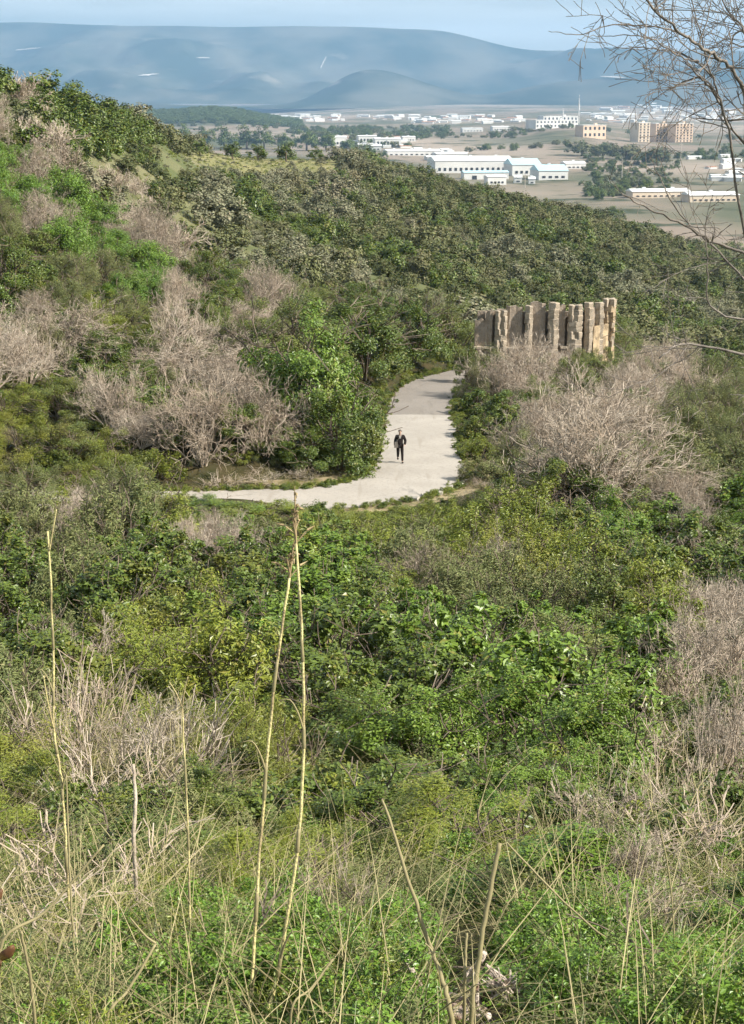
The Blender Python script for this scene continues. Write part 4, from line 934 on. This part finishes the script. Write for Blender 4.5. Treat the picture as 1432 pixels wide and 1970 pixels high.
# ------------------------------------------------------------------ tall stalks in the foreground
def smooth_pts(P_, n_=6): return catmull(P_, n_)
def world_line(pix, y, dy=0.0):
    n_ = len(pix); return [at(px, py, y + dy * i / max(1, n_ - 1)) for i, (px, py) in enumerate(pix)]
def stalk(pix, y, r0, r1, label, dy=0.0, head=None, forks=(), ground=True, mat='stalk', nodes=True):
    P_ = world_line(pix, y, dy)
    if ground: g = P_[0].copy(); g[2] = h1(g[0], g[1]) - .03; P_ = ([g] + P_) if g[2] < P_[0][2] - .05 else P_
    r0 *= .80; r1 *= .72; base = P_[0].copy(); C_ = smooth_pts(P_) - base; n_ = len(C_); C_[1:-1, :2] += np.random.default_rng(int(abs(pix[0][0]) * 7)).normal(size=(n_ - 2, 2)) * r0 * .16
    root = empty('dry_stalk', base); tag(root, label, 'dry stalk')
    MB().tube(C_, np.linspace(r0, r1, n_), 7).build('stem', M[mat], root, smooth=True)
    if nodes:
        for t in (.18, .36, .54, .72, .88):
            i = int(t * (n_ - 3)); rr0 = (r0 + (r1 - r0) * t); seg = C_[i:i + 3]
            MB().tube([seg[0], seg[0] * .96 + seg[1] * .04, seg[1] * .6 + seg[0] * .4, seg[1], seg[2] * .3 + seg[1] * .7], np.array((1.02, 1.45, 1.3, 1.2, 1.08)) * rr0, 7).build('leaf_sheath', M['straw'], root, smooth=True)
            if t in (.36, .72):
                q_ = seg[1]; sd_ = 1 if t < .5 else -1; L_ = .10; lp = [q_, q_ + np.array((sd_ * .012, -.004, L_ * .45)), q_ + np.array((sd_ * .03, -.008, L_ * .8)), q_ + np.array((sd_ * .055, -.01, L_ * .78))]
                MB().tube(catmull(lp, 3), np.linspace(rr0 * .9, .0006, 10), 5).build('dry_blade', M['straw'], root, smooth=True)
    for fk in forks:
        fp = smooth_pts(world_line(fk, y, 0)) - base; MB().tube(fp, np.linspace(r1, r1 * .5, len(fp)), 6).build('fork', M[mat], root, smooth=True)
    if head:
        hp = np.array(at(head[0], head[1], y + dy)) - base; tip = C_[-1]; r = np.random.default_rng(3); S = []
        for i in range(26):
            t = r.random(); b = tip + (hp - tip) * t * .9; d = r.normal(size=3) * .45 + np.array((0, 0, 1.0)); d /= np.linalg.norm(d); L = (.025 + .035 * r.random()) * (1.15 - t)
            m_ = b + d * L * .6; S.append(np.concatenate([b, m_, [.0014, .0016]])); S.append(np.concatenate([m_, m_ + d * L * .4 + np.array((0, 0, -.01)), [.0035, .0006]]))
        S.append(np.concatenate([tip, hp, [r1, .001]])); MB().tubes(np.array(S), 4).build('seed_head', M['seed'], root)
    return root
stalk([(480, 1965), (486, 1880), (500, 1640), (527, 1330), (557, 1112)], 3.05, .0062, .0042, 'tall yellow straw stalk leaning right, left of the converging pair', .25, (566, 1040))
stalk([(512, 1965), (533, 1880), (571, 1640), (584, 1440), (582, 1240), (570, 1045)], 3.0, .0062, .0040, 'tallest yellow straw stalk, right of the converging pair, with faint seed head', .2, (567, 935))
stalk([(128, 1640), (118, 1500), (104, 1400), (103, 1250), (92, 1022)], 4.2, .0060, .0045, 'tall pale straw stalk near the left edge', .1, None, [[(103, 1400), (92, 1350), (84, 1300)], [(95, 1060), (102, 1020), (109, 980)]])
stalk([(366, 1800), (362, 1600), (351, 1362)], 3.7, .0050, .0034, 'straw stalk with a forked tip left of the tall pair', .1, None, [[(351, 1362), (355, 1330), (362, 1302)], [(351, 1362), (340, 1335), (326, 1312)], [(351, 1362), (341, 1368), (333, 1374)]])
stalk([(868, 1960), (850, 1880), (832, 1830), (785, 1690), (758, 1600), (735, 1538)], 2.72, .0085, .0036, 'thick greyish stalk leaning left from the withered root clump', .25, None, [[(832, 1830), (826, 1822), (818, 1815)]], True, 'straw', False)
stalk([(908, 1940), (922, 1840), (940, 1730), (961, 1622)], 2.72, .0068, .0072, 'upright pale cut stalk rising from the withered root clump', .1, None, (), True, 'straw', False)
stalk([(894, 1900), (896, 1850), (898, 1795)], 2.75, .0045, .0040, 'short thin stalk beside the upright cut stalk', .05, None, (), True, 'straw', False)
stalk([(1200, 1848), (1140, 1785), (1072, 1722), (976, 1622)], 3.25, .0042, .0036, 'thin straw lying slantwise right of the upright cut stalk', .2, None, (), True, 'straw', False)
stalk([(0, 1832), (90, 1752), (200, 1625)], 2.9, .0058, .0035, 'straw stem slanting up from the left edge', .1, None, (), True, 'straw', False)
stalk([(205, 1965), (250, 1900), (300, 1815)], 2.8, .0055, .0040, 'bent straw stem crossing near the bottom left', .1, None, [[(300, 1815), (280, 1800), (250, 1765)]], True, 'straw', False)
stalk([(62, 1905), (50, 1840), (40, 1792)], 2.7, .0050, .0040, 'short broken straw under the rusty leaf', .0, None, (), True, 'straw', False)
stalk([(258, 1620), (262, 1540), (256, 1470)], 4.6, .0095, .0080, 'short bleached dead stem among dry twigs at the left', .1, None, (), True, 'deadpale', False)
stalk([(560, 1950), (600, 1900), (640, 1845)], 2.75, .0040, .0025, 'low yellow blade stem at the bottom right of the tall pair', .1, None, (), True, 'straw', False)
stalk([(140, 1780), (133, 1640), (128, 1490)], 3.5, .0045, .003, 'thin straw stalk rising left of the bleached stem', .1, None, (), True, 'straw', False)
stalk([(1300, 1900), (1290, 1700), (1262, 1560)], 3.6, .0040, .0025, 'thin straw stalk in front of the dead shrubs at the right', .1, None, (), True, 'straw', False)

# withered root clump
g0 = hit(905, 1985); clump = empty('withered_root', g0 + np.array((-.01, -.06, .0))); clump.scale = (1.3, 1.3, 1.3); tag(clump, 'withered pinkish root clump with curled broken stems at the bottom edge', 'root')
r = np.random.default_rng(8); V = []; nu, nv = 18, 12
for i in range(nv + 1):
    th = math.pi * i / nv
    for j in range(nu):
        a = 2 * math.pi * j / nu; d = np.array((math.sin(th) * math.cos(a), math.sin(th) * math.sin(a), math.cos(th)))
        k_ = 1 + .30 * (mnoise.noise(Vector(d * 3.1))) + .16 * mnoise.noise(Vector(d * 8)); V.append(d * k_ * np.array((.082, .066, .06)) + (0, 0, .045))
crown_m = plain('withered_wood', (.62, .53, .45), (.46, .37, .30), 30, .9, .1, bump=.8, bscale=60, c=(.24, .15, .10), cs=22)
MB().add(V, [(i * nu + j, i * nu + (j + 1) % nu, i * nu + nu + (j + 1) % nu, i * nu + nu + j) for i in range(nv) for j in range(nu)]).build('root_crown', crown_m, clump, smooth=True)
fr = [at(px, py, g0[1] - .02) - g0 for px, py in ((940, 1945), (968, 1900), (970, 1865), (950, 1835), (935, 1850))]
S = []
for off in range(150):
    t = r.random() ** .8; w1 = r.random(); st0 = np.array((.05 * r.normal(), .03 * r.normal(), .05 + .02 * r.random())); k_ = .45 + .55 * w1
    pts = catmull([st0, fr[0] * k_ * .9 + r.normal(size=3) * .012, fr[1] * k_ + r.normal(size=3) * .013, fr[2] * (k_ * .9) + r.normal(size=3) * .014 - (.02 * r.random(), 0, 0)][:2 + int(1 + 2 * r.random())], 3)
    rad = .0022 + .0028 * r.random()
    for i in range(len(pts) - 1): S.append(np.concatenate([pts[i], pts[i + 1], [rad * (1 - .6 * i / len(pts)), rad * (1 - .6 * (i + 1) / len(pts))]]))
MB().tubes(np.array(S), 5).build('fibres', crown_m, clump)['kind'] = 'stuff'
for i in range(13):
    a = r.random() * 6.28; L = .05 + .07 * r.random(); b = np.array((math.cos(a) * .045, math.sin(a) * .035, .05)); d = np.array((math.cos(a) * .7, math.sin(a) * .4 - .3, 1.0)) + r.normal(size=3) * .2
    MB().tube(smooth_pts([b, b + d * L * .5, b + d * L + r.normal(size=3) * .015], 4), np.linspace(.009, .006, 9), 6).build('broken_stem', crown_m, clump, smooth=True)
# rusty dry leaves at the left edge
rust = plain('rusty_leaf', (.15, .07, .03), (.08, .036, .018), 40, .6, .3, c=(.30, .17, .05), cs=25)
for i, (px, py, s_, yy) in enumerate([(14, 1840, .026, 2.75), (3, 1728, .020, 2.9), (-2, 1862, .020, 2.7)]):
    c_ = at(px, py, yy); V = []; q = []
    for a in range(7):
        u_ = a / 6 * 2 - 1; w = math.sqrt(max(.02, 1 - u_ * u_)) * (.55 if u_ < .3 else .45)
        for b in range(5): v_ = b / 4 * 2 - 1; V.append((v_ * w * s_, (abs(v_) ** 1.5 * .35 + .25 * u_ * u_) * s_ * .8, u_ * s_))
    q = [(a * 5 + b, a * 5 + b + 1, a * 5 + b + 6, a * 5 + b + 5) for a in range(6) for b in range(4)]
    o = link('dry_leaf', mesh_np('dry_leaf', np.array(V), np.array(q), rust, smooth=True), None, c_); o.rotation_euler = (.4, .6 - i * .5, .4 + i)
    sm = o.modifiers.new('thick', 'SOLIDIFY'); sm.thickness = .0012
    tag(o, ('rusty brown curled leaf caught in straw by the left edge', 'small rusty leaf at the left edge above the larger curled one', 'rusty leaf below the curled one at the left edge')[i], 'leaf')
    MB().tube([(0, 0, -s_), (.005, .01, -s_ * 1.6), (.0, .03, -s_ * 2.4)], .0016, 5).build('leaf_stem', M['straw'], o)

# ------------------------------------------------------------------ bare tree at the right edge
tb = np.array((at(1570, 1500, 7.2)[0], 7.2, 0.0)); tb[2] = h1(tb[0], tb[1]) - .05
bare = empty('bare_tree', tb); tag(bare, 'leafless tree at the right edge with twigs spreading against the sky', 'tree')
def limb(pix, y, dy, r0, r1, name, twigs, seed, L=.30, lev=2, back=None):
    P_ = [np.array(back)] if back is not None else []
    P_ += world_line(pix, y, dy); C_ = smooth_pts(P_, 6) - tb; n_ = len(C_); r = np.random.default_rng(seed); rad = np.linspace(r0, r1, n_) * (.64 if name == 'branch' else 1)
    C_[1:-1] += r.normal(size=(n_ - 2, 3)) * r0 * .35
    o = MB().tube(C_, rad, 8).build(name, M['barktree'], bare, smooth=True); S = []
    for i in range(twigs):
        t = .12 + .88 * r.random(); j = min(n_ - 2, int(t * (n_ - 1))); d = C_[j + 1] - C_[j]; d /= np.linalg.norm(d)
        dd = d * .6 + r.normal(size=3) * .6; dd /= np.linalg.norm(dd)
        grow(r, S, C_[j].copy(), dd, L * (.5 + .8 * r.random()), max(.0016, rad[j] * .45), 0, lev, .16, (3, 3, 2), .6, .0, .0012)
    if S: MB().tubes(np.array(S), 4).build('twigs', M['barktree'], o)['kind'] = 'stuff'
    return C_
limb([(1560, 1100), (1545, 700), (1530, 430), (1515, 265), (1500, 100), (1490, -60)], 7.2, -.1, .030, .012, 'trunk', 14, 1, .28, 2, tb)
limb([(1540, 620), (1460, 540), (1428, 430), (1404, 265), (1386, 190)], 7.15, -.2, .012, .008, 'branch', 8, 21, .22, 1)
limb([(1386, 190), (1368, 140), (1345, 60), (1318, -60)], 6.95, -.1, .0075, .003, 'branch', 8, 22, .22, 1)
limb([(1538, 560), (1470, 330), (1424, 160), (1380, 112), (1340, 84), (1300, 54), (1240, 0), (1190, -50)], 7.1, -.7, .016, .006, 'branch', 20, 2, .34)
limb([(1352, 92), (1300, 60), (1230, 50), (1180, 48), (1110, 66), (1056, 60)], 6.9, -.5, .0065, .0018, 'branch', 7, 3, .16, 1)
limb([(1345, 118), (1310, 110), (1262, 78), (1222, 68), (1175, 69), (1130, 70)], 6.8, -.3, .0060, .0018, 'branch', 7, 4, .18, 1)
limb([(1372, 150), (1340, 118), (1300, 100), (1250, 92), (1180, 92)], 7.0, -.2, .0070, .0018, 'branch', 8, 5, .2, 1)
limb([(1235, 52), (1210, 46), (1190, 42), (1156, 29)], 6.6, -.1, .0028, .0014, 'branch', 3, 6, .12, 1)
limb([(1390, 205), (1365, 165), (1340, 140), (1318, 118)], 7.0, -.1, .010, .004, 'branch', 12, 7, .3)
limb([(1386, 190), (1350, 150), (1300, 165), (1290, 170)], 6.9, .2, .007, .003, 'branch', 8, 8, .2, 1)
limb([(1532, 520), (1380, 470), (1330, 440), (1250, 402), (1196, 372)], 6.7, -.3, .011, .0045, 'branch', 7, 9, .16, 1)
limb([(1542, 660), (1400, 500), (1350, 455), (1300, 400), (1270, 340), (1250, 300)], 7.3, .2, .010, .0025, 'branch', 7, 10, .18, 1)
limb([(1545, 710), (1380, 670), (1310, 662), (1268, 690)], 6.8, -.2, .011, .005, 'branch', 10, 11, .25)
limb([(1541, 630), (1378, 600), (1362, 520), (1358, 460)], 6.6, -.1, .008, .003, 'branch', 9, 12, .25)
limb([(1505, 170), (1432, 60), (1400, 20), (1370, -40)], 7.0, .1, .010, .004, 'branch', 18, 13, .3)
limb([(1548, 800), (1490, 300), (1460, 100), (1430, 60), (1400, 90)], 7.4, .1, .020, .004, 'branch', 24, 14, .34)

# ------------------------------------------------------------------ valley: factory, warehouses, blocks, town
def vbox(px, py, y=None):
    p_ = hit(px, py, 620) if y is None else at(px, py, y)
    if y is not None: p_[2] = h1(p_[0], p_[1])
    return p_, proj(p_)[2] / F
def window_row(parent, x0, x1, yf, z, w, hh, n_, name='window'):
    for i in range(n_):
        x = x0 + (x1 - x0) * (i + .5) / n_; o = MB().box((x, yf, z), (w, .3, hh)).build(name, M['dark'], parent)
def hall(px0, px1, py_base, hpx, depth, wall, roof, label, cat, ridge=.12, rows=1, nwin=0, door=0, rz_=.16, nm='warehouse'):
    p_, s_ = vbox((px0 + px1) / 2, py_base); w = (px1 - px0) * s_; hh = hpx * s_
    t = empty(nm, p_, rz_); tag(t, label, cat); MB().box((0, depth / 2, hh * .42), (w, depth, hh * .84 + 2)).build('wall', M[wall], t)
    z0 = hh * .84 + 1; V = [(-w / 2 - .6, -.6, z0), (w / 2 + .6, -.6, z0), (w / 2 + .6, depth + .6, z0), (-w / 2 - .6, depth + .6, z0), (-w / 2 - .6, depth / 2, z0 + depth * ridge), (w / 2 + .6, depth / 2, z0 + depth * ridge)]
    rf = MB().add(V, [(0, 1, 5, 4), (2, 3, 4, 5), (0, 3, 2, 1)], [(0, 4, 3), (1, 2, 5)]).build('roof', M[roof], t)
    for k_ in range(max(1, int(w / 25))): MB().box((-w / 2 + w * (k_ + .5) / max(1, int(w / 25)), depth / 2, z0 + depth * ridge + .5), (3, 2, 1.2)).build('roof_vent', M['metal'], rf)
    for k_ in range(rows):
        if nwin: window_row(t, -w / 2 + 2, w / 2 - 2, -.12, hh * (.30 + .36 * k_ / max(1, rows)), w / nwin * .45, hh * .22, nwin)
    if door: window_row(t, -w * .4, w * .4, -.14, 2.2, 5, 4.4, door, 'door')
    return t
hall(836, 990, 334, 26, 46, 'white', 'roofwhite', 'long white factory hall in the valley beyond the green ridge', 'factory', .10, 1, 14, 0)
hall(985, 1042, 338, 22, 40, 'white', 'roofblue', 'white hall with pale blue roof adjoining the long factory hall', 'factory', .16, 1, 5, 0)
hall(1036, 1094, 346, 18, 36, 'white', 'roofblue', 'low pale blue roofed hall at the right end of the factory', 'factory', .16, 1, 4, 0)
hall(892, 980, 346, 14, 16, 'white', 'roofblue', 'low blue roofed shed in front of the long factory hall', 'shed', .12, 1, 0, 3)
hall(938, 975, 356, 16, 14, 'white', 'roofwhite', 'small white house with dark windows below the factory', 'house', .1, 1, 4, 0, .2, 'house')
hall(990, 1004, 352, 10, 10, 'white', 'roofwhite', 'tiny white hut below the factory, left one', 'hut', .2, 1, 2, 0, 0, 'house')
hall(1018, 1030, 354, 9, 10, 'white', 'roofwhite', 'tiny white hut below the factory, right one', 'hut', .2, 1, 2, 0, 0, 'house')
hall(745, 850, 300, 9, 40, 'white', 'roofwhite', 'long white warehouse behind the green ridge, left of the factory', 'warehouse', .06, 1, 10)
hall(840, 900, 304, 7, 36, 'white', 'roofwhite', 'low white warehouse between the long warehouse and the factory', 'warehouse', .06, 1, 6)
hall(822, 880, 310, 7, 24, 'white', 'roofwhite', 'narrow white shed just above the factory roof', 'shed', .06, 1, 6)
hall(1088, 1128, 325, 10, 24, 'white', 'roofwhite', 'small white hall right of the factory', 'hall', .1, 1, 4)
hall(638, 668, 281, 18, 16, 'white', 'roofwhite', 'white house peeping over the trees right of the meadow', 'house', .15, 1, 4, 0, .2, 'house')
hall(690, 726, 277, 16, 24, 'white', 'roofwhite', 'bright white block behind the ridge, left of the valley cluster', 'building', .05, 2, 5)
hall(722, 772, 282, 16, 26, 'white', 'roofwhite', 'broad white block in the middle of the valley cluster', 'building', .06, 2, 7)
hall(708, 734, 290, 9, 14, 'white', 'roofwhite', 'small white house under the valley cluster', 'house', .15, 1, 3, 0, 0, 'house')
hall(775, 800, 272, 9, 20, 'white', 'roofwhite', 'white block at the right of the valley cluster', 'building', .06, 1, 4)
hall(948, 992, 252, 8, 30, 'white', 'roofwhite', 'pale long building in front of the hilltop plant', 'building', .05, 1, 8)
hall(890, 930, 254, 7, 24, 'white', 'roofwhite', 'low white building left of the pale long building', 'building', .05, 1, 6)
hall(1215, 1330, 381, 11, 18, 'cream', 'roofwhite', 'long low cream shed in the valley behind the bare tree', 'shed', .12, 1, 9)
hall(1325, 1425, 389, 12, 20, 'cream', 'roofwhite', 'second long cream shed nearer the right edge', 'shed', .12, 1, 8)

def block(px0, px1, py_base, hpx, depth, wall, label, storeys, bays, nm='apartment_block', y=None, rz_=.45):
    p_, s_ = vbox((px0 + px1) / 2, py_base, y); w = (px1 - px0) * s_; hh = hpx * s_
    t = empty(nm, p_, rz_); tag(t, label, 'building'); MB().box((0, depth / 2, hh / 2 - 1), (w, depth, hh + 2)).build('wall', M[wall], t)
    rf = MB().box((0, depth / 2, hh + .4), (w + 1, depth + 1, .8)).build('roof', M['white'], t); MB().box((w * .2, depth / 2, hh + 2.2), (5, 5, 2.8)).build('roof_hut', M[wall], rf)
    for k_ in range(storeys):
        z = hh * (k_ + .55) / storeys
        for i in range(bays): MB().box((-w / 2 + w * (i + .5) / bays, -.1, z), (w / bays * .42, .4, hh / storeys * .45)).build('window', M['dark'], t)
        if storeys > 3: MB().box((0, -.5, hh * (k_ + .22) / storeys), (w * .9, 1.0, .35)).build('balcony', M['cream'], t)
    return t
block(1226, 1252, 274, 36, 26, 'cream', 'pale cream tower block with rounded outline left of the orange blocks', 7, 3)
block(1258, 1296, 273, 34, 26, 'orange', 'peach apartment block in the middle behind the bare tree', 7, 5)
block(1296, 1336, 274, 35, 26, 'orange', 'orange apartment block at the right behind the bare tree', 7, 5)
# hilltop plant with masts
block(1024, 1120, 246, 14, 40, 'white', 'white plant building on the hilltop, lower wing', 2, 12, 'hilltop_building')
block(1040, 1118, 234, 10, 30, 'white', 'white upper wing of the hilltop plant beneath the masts', 1, 9, 'hilltop_building', None)
block(1118, 1170, 266, 24, 26, 'orange', 'plain orange walled building right of the hilltop plant', 2, 5, 'hilltop_building')
def mast(px, py, hpx, label):
    p_, s_ = vbox(px, py); hh = hpx * s_; t = empty('radio_mast', p_); tag(t, label, 'mast'); S = []
    for a in range(3):
        c_ = np.array((math.cos(a * 2.094), math.sin(a * 2.094), 0)); S.append(np.concatenate([c_ * 2.2, c_ * .8 + (0, 0, hh), [.5, .4]]))
    mb = MB().tubes(np.array(S), 4); mb.build('lattice', M['metal'], t)
    for k_ in range(6): z = hh * (k_ + .5) / 6; rr0 = 2.2 - 1.4 * z / hh; MB().tube([(rr0 * math.cos(a), rr0 * math.sin(a), z) for a in np.linspace(0, 6.283, 7)], .25, 4).build('brace', M['metal'], t)
    MB().tube([(0, 0, hh * .55), (0, 0, hh * .75)], 2.0, 8).build('antenna_drum', M['white'], t); MB().tube([(0, 0, hh), (0, 0, hh * 1.12)], .35, 5).build('antenna', M['metal'], t)
mast(1113, 240, 50, 'tall pale lattice mast on the hilltop plant'); mast(1083, 240, 28, 'shorter mast left of the tall lattice mast')

house_m = []
for i in range(4):
    r = np.random.default_rng(70 + i); w, d, hh = 1.0, .7 + .3 * r.random(), .55 + .5 * r.random(); mb = MB().box((0, 0, hh / 2 - .2), (w, d, hh + .4))
    me_w = mb.mesh('wall', M['white']); V = [(-.54, -d * .54, hh), (.54, -d * .54, hh), (.54, d * .54, hh), (-.54, d * .54, hh), (-.54, 0, hh + .18), (.54, 0, hh + .18)]
    me_r = MB().add(V, [(0, 1, 5, 4), (2, 3, 4, 5), (0, 3, 2, 1)], [(0, 4, 3), (1, 2, 5)]).mesh('roof', M['roofwhite'] if i != 2 else M['tile']); house_m.append((me_w, me_r))
TOWN = [(480, 665, 223, 234, 44, 'in town right of the wooded hill'), (690, 790, 224, 232, 14, 'in town left of its centre'), (785, 945, 224, 238, 64, 'in the centre of the far town'),
        (950, 1000, 228, 236, 10, 'left of the hilltop plant'), (1125, 1230, 218, 236, 36, 'right of the hilltop plant'), (1160, 1290, 194, 214, 34, 'on the slope above the orange blocks'),
        (1235, 1420, 214, 236, 46, 'behind the orange blocks'), (660, 780, 262, 286, 22, 'in the white valley cluster'), (1330, 1430, 300, 350, 16, 'scattered behind the bare tree'), (800, 900, 288, 302, 10, 'beside the long white warehouse')]
rt = np.random.default_rng(31)
for x0, x1, y0, y1, n_, ph in TOWN:
    for i in range(n_):
        px, py = x0 + (x1 - x0) * rt.random(), y0 + (y1 - y0) * rt.random(); p_ = hit(px, py, 900, 9500); s_ = proj(p_)[2] / F
        w = min(70, max(9, (4 + 7 * rt.random()) * s_)); t = empty('town_house', p_, rt.normal() * .4); t.scale = (w * (1.1 + 1.3 * rt.random()), w, w * (.4 + .25 * rt.random()))
        a, b = house_m[rt.integers(4)]; link('wall', a, t); link('roof', b, t); tag(t, f'small white house {ph}', 'house', f'white houses {ph}')

# pylons and poles in the valley
for i, (px, py, hpx) in enumerate([(1196, 356, 48), (1309, 322, 46), (1150, 300, 30), (1010, 362, 26)]):
    p_, s_ = vbox(px, py); hh = hpx * s_; t = empty('utility_pole', p_); tag(t, f'tall pale utility pole in the valley, {("beside the cream sheds", "behind the sheds near the right edge", "before the orange walled building", "below the factory")[i]}', 'utility pole')
    MB().tube([(0, 0, -1), (0, 0, hh)], [.45, .28], 6).build('post', M['pole'], t); MB().box((0, 0, hh * .92), (4.5, .3, .3)).build('crossarm', M['pole'], t)

# valley woods
r = np.random.default_rng(41); n_ = 9000
y = np.exp(r.uniform(math.log(620), math.log(5000), n_)); x = (r.random(n_) * 2 - 1) * .30 * y; pxs = 716 + x / y * F
dens = snoise(x, y, 160.0, 7.0) + .5 * snoise(x, y, 60.0, 3.0); keep = (dens > .32) & ((y < 1500) | (r.random(n_) < .6)) & (y < 3600)
hillw = (pxs > 180) & (pxs < 590) & (y > 3700) & (y < 4900); belt = (pxs > 560) & (pxs < 860) & (y > 3000) & (y < 3900); wood = (pxs > 1085) & (pxs < 1290) & (y > 1250) & (y < 2000) & (r.random(n_) < .7)
keep |= hillw | belt | wood
keep &= ~((pxs > 740) & (pxs < 1110) & (y > 900) & (y < 2300)); keep &= ~((pxs > 1180) & (y < 1300) & (y > 800))
x, y, pxs = x[keep], y[keep], pxs[keep]; z = H(x, y); s = 7 + 7 * r.random(len(x)); s[(y > 2200)] *= 1.5
stuff('valley_woods', np.stack([x, y, z - .3], 1), s, s * (.55 + .3 * r.random(len(s))), r.random(len(s)) * 6.28, LO['lent'] + LO['far'][:2], 'dark woods and tree clumps in the valley and on the low hill', 'woods')
r = np.random.default_rng(43); n_ = 2600; y = 3850 + 900 * r.random(n_); pxs = 190 + 390 * r.random(n_); x = (pxs - 716) / F * y; z = H(x, y); ok = (z > -61) | (r.random(n_) < .3); x, y, z = x[ok], y[ok], z[ok]; s = 16 + 16 * r.random(len(x))
stuff('hill_woods', np.stack([x, y, z - 1], 1), s, s * (.40 + .2 * r.random(len(s))), r.random(len(s)) * 6.28, LO['lent'], 'dark blue green woods covering the low hill behind the meadow', 'woods')
# low tufts over the hillside and meadow ground
r = np.random.default_rng(44); n_ = 9000; y = np.sqrt(130 ** 2 + (480 ** 2 - 130 ** 2) * r.random(n_)); x = (r.random(n_) * 2 - 1) * .30 * y; z = H(x, y); s = .5 + 1.1 * r.random(n_)
stuff('hillside_tufts', np.stack([x, y, z - .05], 1), s, s * (.3 + .3 * r.random(n_)), r.random(n_) * 6.28, leaf_yel + leaf_grey + LO['fargrey'][:1], 'low grassy tufts between the bushes of the hillside and meadow', 'tufts')
for i, (px, py, w, hh) in enumerate([(1150, 338, 16, 13), (1178, 340, 14, 14), (1165, 352, 12, 10), (1120, 300, 60, 30), (1160, 305, 54, 34), (1205, 308, 60, 34), (1262, 318, 70, 36)]):
    far_tree(px, py, w, hh, ('round dark tree in the pale field right of the factory', 'second round dark tree right of the factory', 'small dark tree below the two round ones', 'broad grey green tree below the hilltop plant', 'tall dark tree below the orange walled building', 'broad tree between the plant and the apartment blocks', 'wide tree under the apartment blocks')[i], 700, LO['far'][i % 4])

# pale scars and tracks on the mountains
from mathutils.bvhtree import BVHTree
bv = [BVHTree.FromPolygons([v.co for v in o.data.vertices], [p_.vertices for p_ in o.data.polygons]) for o in (mountains, foothills)]
scar = plain('bare_rock', (.50, .47, .42), (.34, .32, .28), .004, .95, .1)
def mhit(px, py):
    d = Vector(ray(px, py)).normalized(); best = None
    for b in bv:
        h_ = b.ray_cast(Vector((0, 0, 0)), d)
        if h_[0] is not None and (best is None or h_[3] < best[3]): best = h_
    return best
for i, (px, py, w, hh, rot) in enumerate([(285, 147, 40, 4, -.1), (390, 114, 28, 4, 0), (55, 97, 50, 4, -.1), (622, 123, 27, 4, -1.1), (1180, 152, 50, 4, .05)]):
    V = []; ok = True; r = np.random.default_rng(i)
    for j in range(9):
        t = j / 8 * 2 - 1
        for sgn in (-1, 1):
            e = sgn * hh / 3.2 * math.sqrt(max(.05, 1 - t * t)) * (.6 + .7 * r.random()); u_, v_ = t * w / 2, e; h_ = mhit(px + u_ * math.cos(rot) - v_ * math.sin(rot), py + u_ * math.sin(rot) + v_ * math.cos(rot))
            if h_ is None: ok = False; break
            V.append(np.array(h_[0]) + np.array(h_[1]) * (14 if h_[1].z > 0 else -14))
        if not ok: break
    if ok: o = link('bare_rock', mesh_np('bare_rock', np.array(V), np.array([(2 * j, 2 * j + 2, 2 * j + 3, 2 * j + 1) for j in range(8)]), scar, smooth=True)); tag(o, kind='structure')

# ------------------------------------------------------------------ labels that tell like things apart: by order within their patch
bpy.context.view_layer.update()
byl = {}
for o in COL.objects:
    if o.parent is None and o.get('label') and o.get('group'): byl.setdefault(o['label'], []).append(o)
def order(os_, base, extra=''):
    os_.sort(key=lambda o: proj(o.location)[0]); n_ = len(os_)
    if n_ == 1: os_[0]['label'] = base + (', ' + extra if extra else ''); return
    for i, o in enumerate(os_):
        ph = 'leftmost' if i == 0 else 'rightmost' if i == n_ - 1 else f'{ORD[i]} from left'
        o['label'] = f'{base}, ' + (f'{extra}, ' if extra else '') + ph
for lab, os_ in byl.items():
    n_ = len(os_)
    if n_ == 1: continue
    if n_ <= 8: order(os_, lab)
    elif n_ <= 96:
        os_.sort(key=lambda o: proj(o.location)[1]); k_ = (n_ + 7) // 8; names_ = {2: ['upper row', 'lower row'], 3: ['top row', 'middle row', 'bottom row']}.get(k_) or [f'{ORD[i]} row down' for i in range(k_)]
        for i in range(k_): order(os_[i * n_ // k_:(i + 1) * n_ // k_], lab, names_[i])
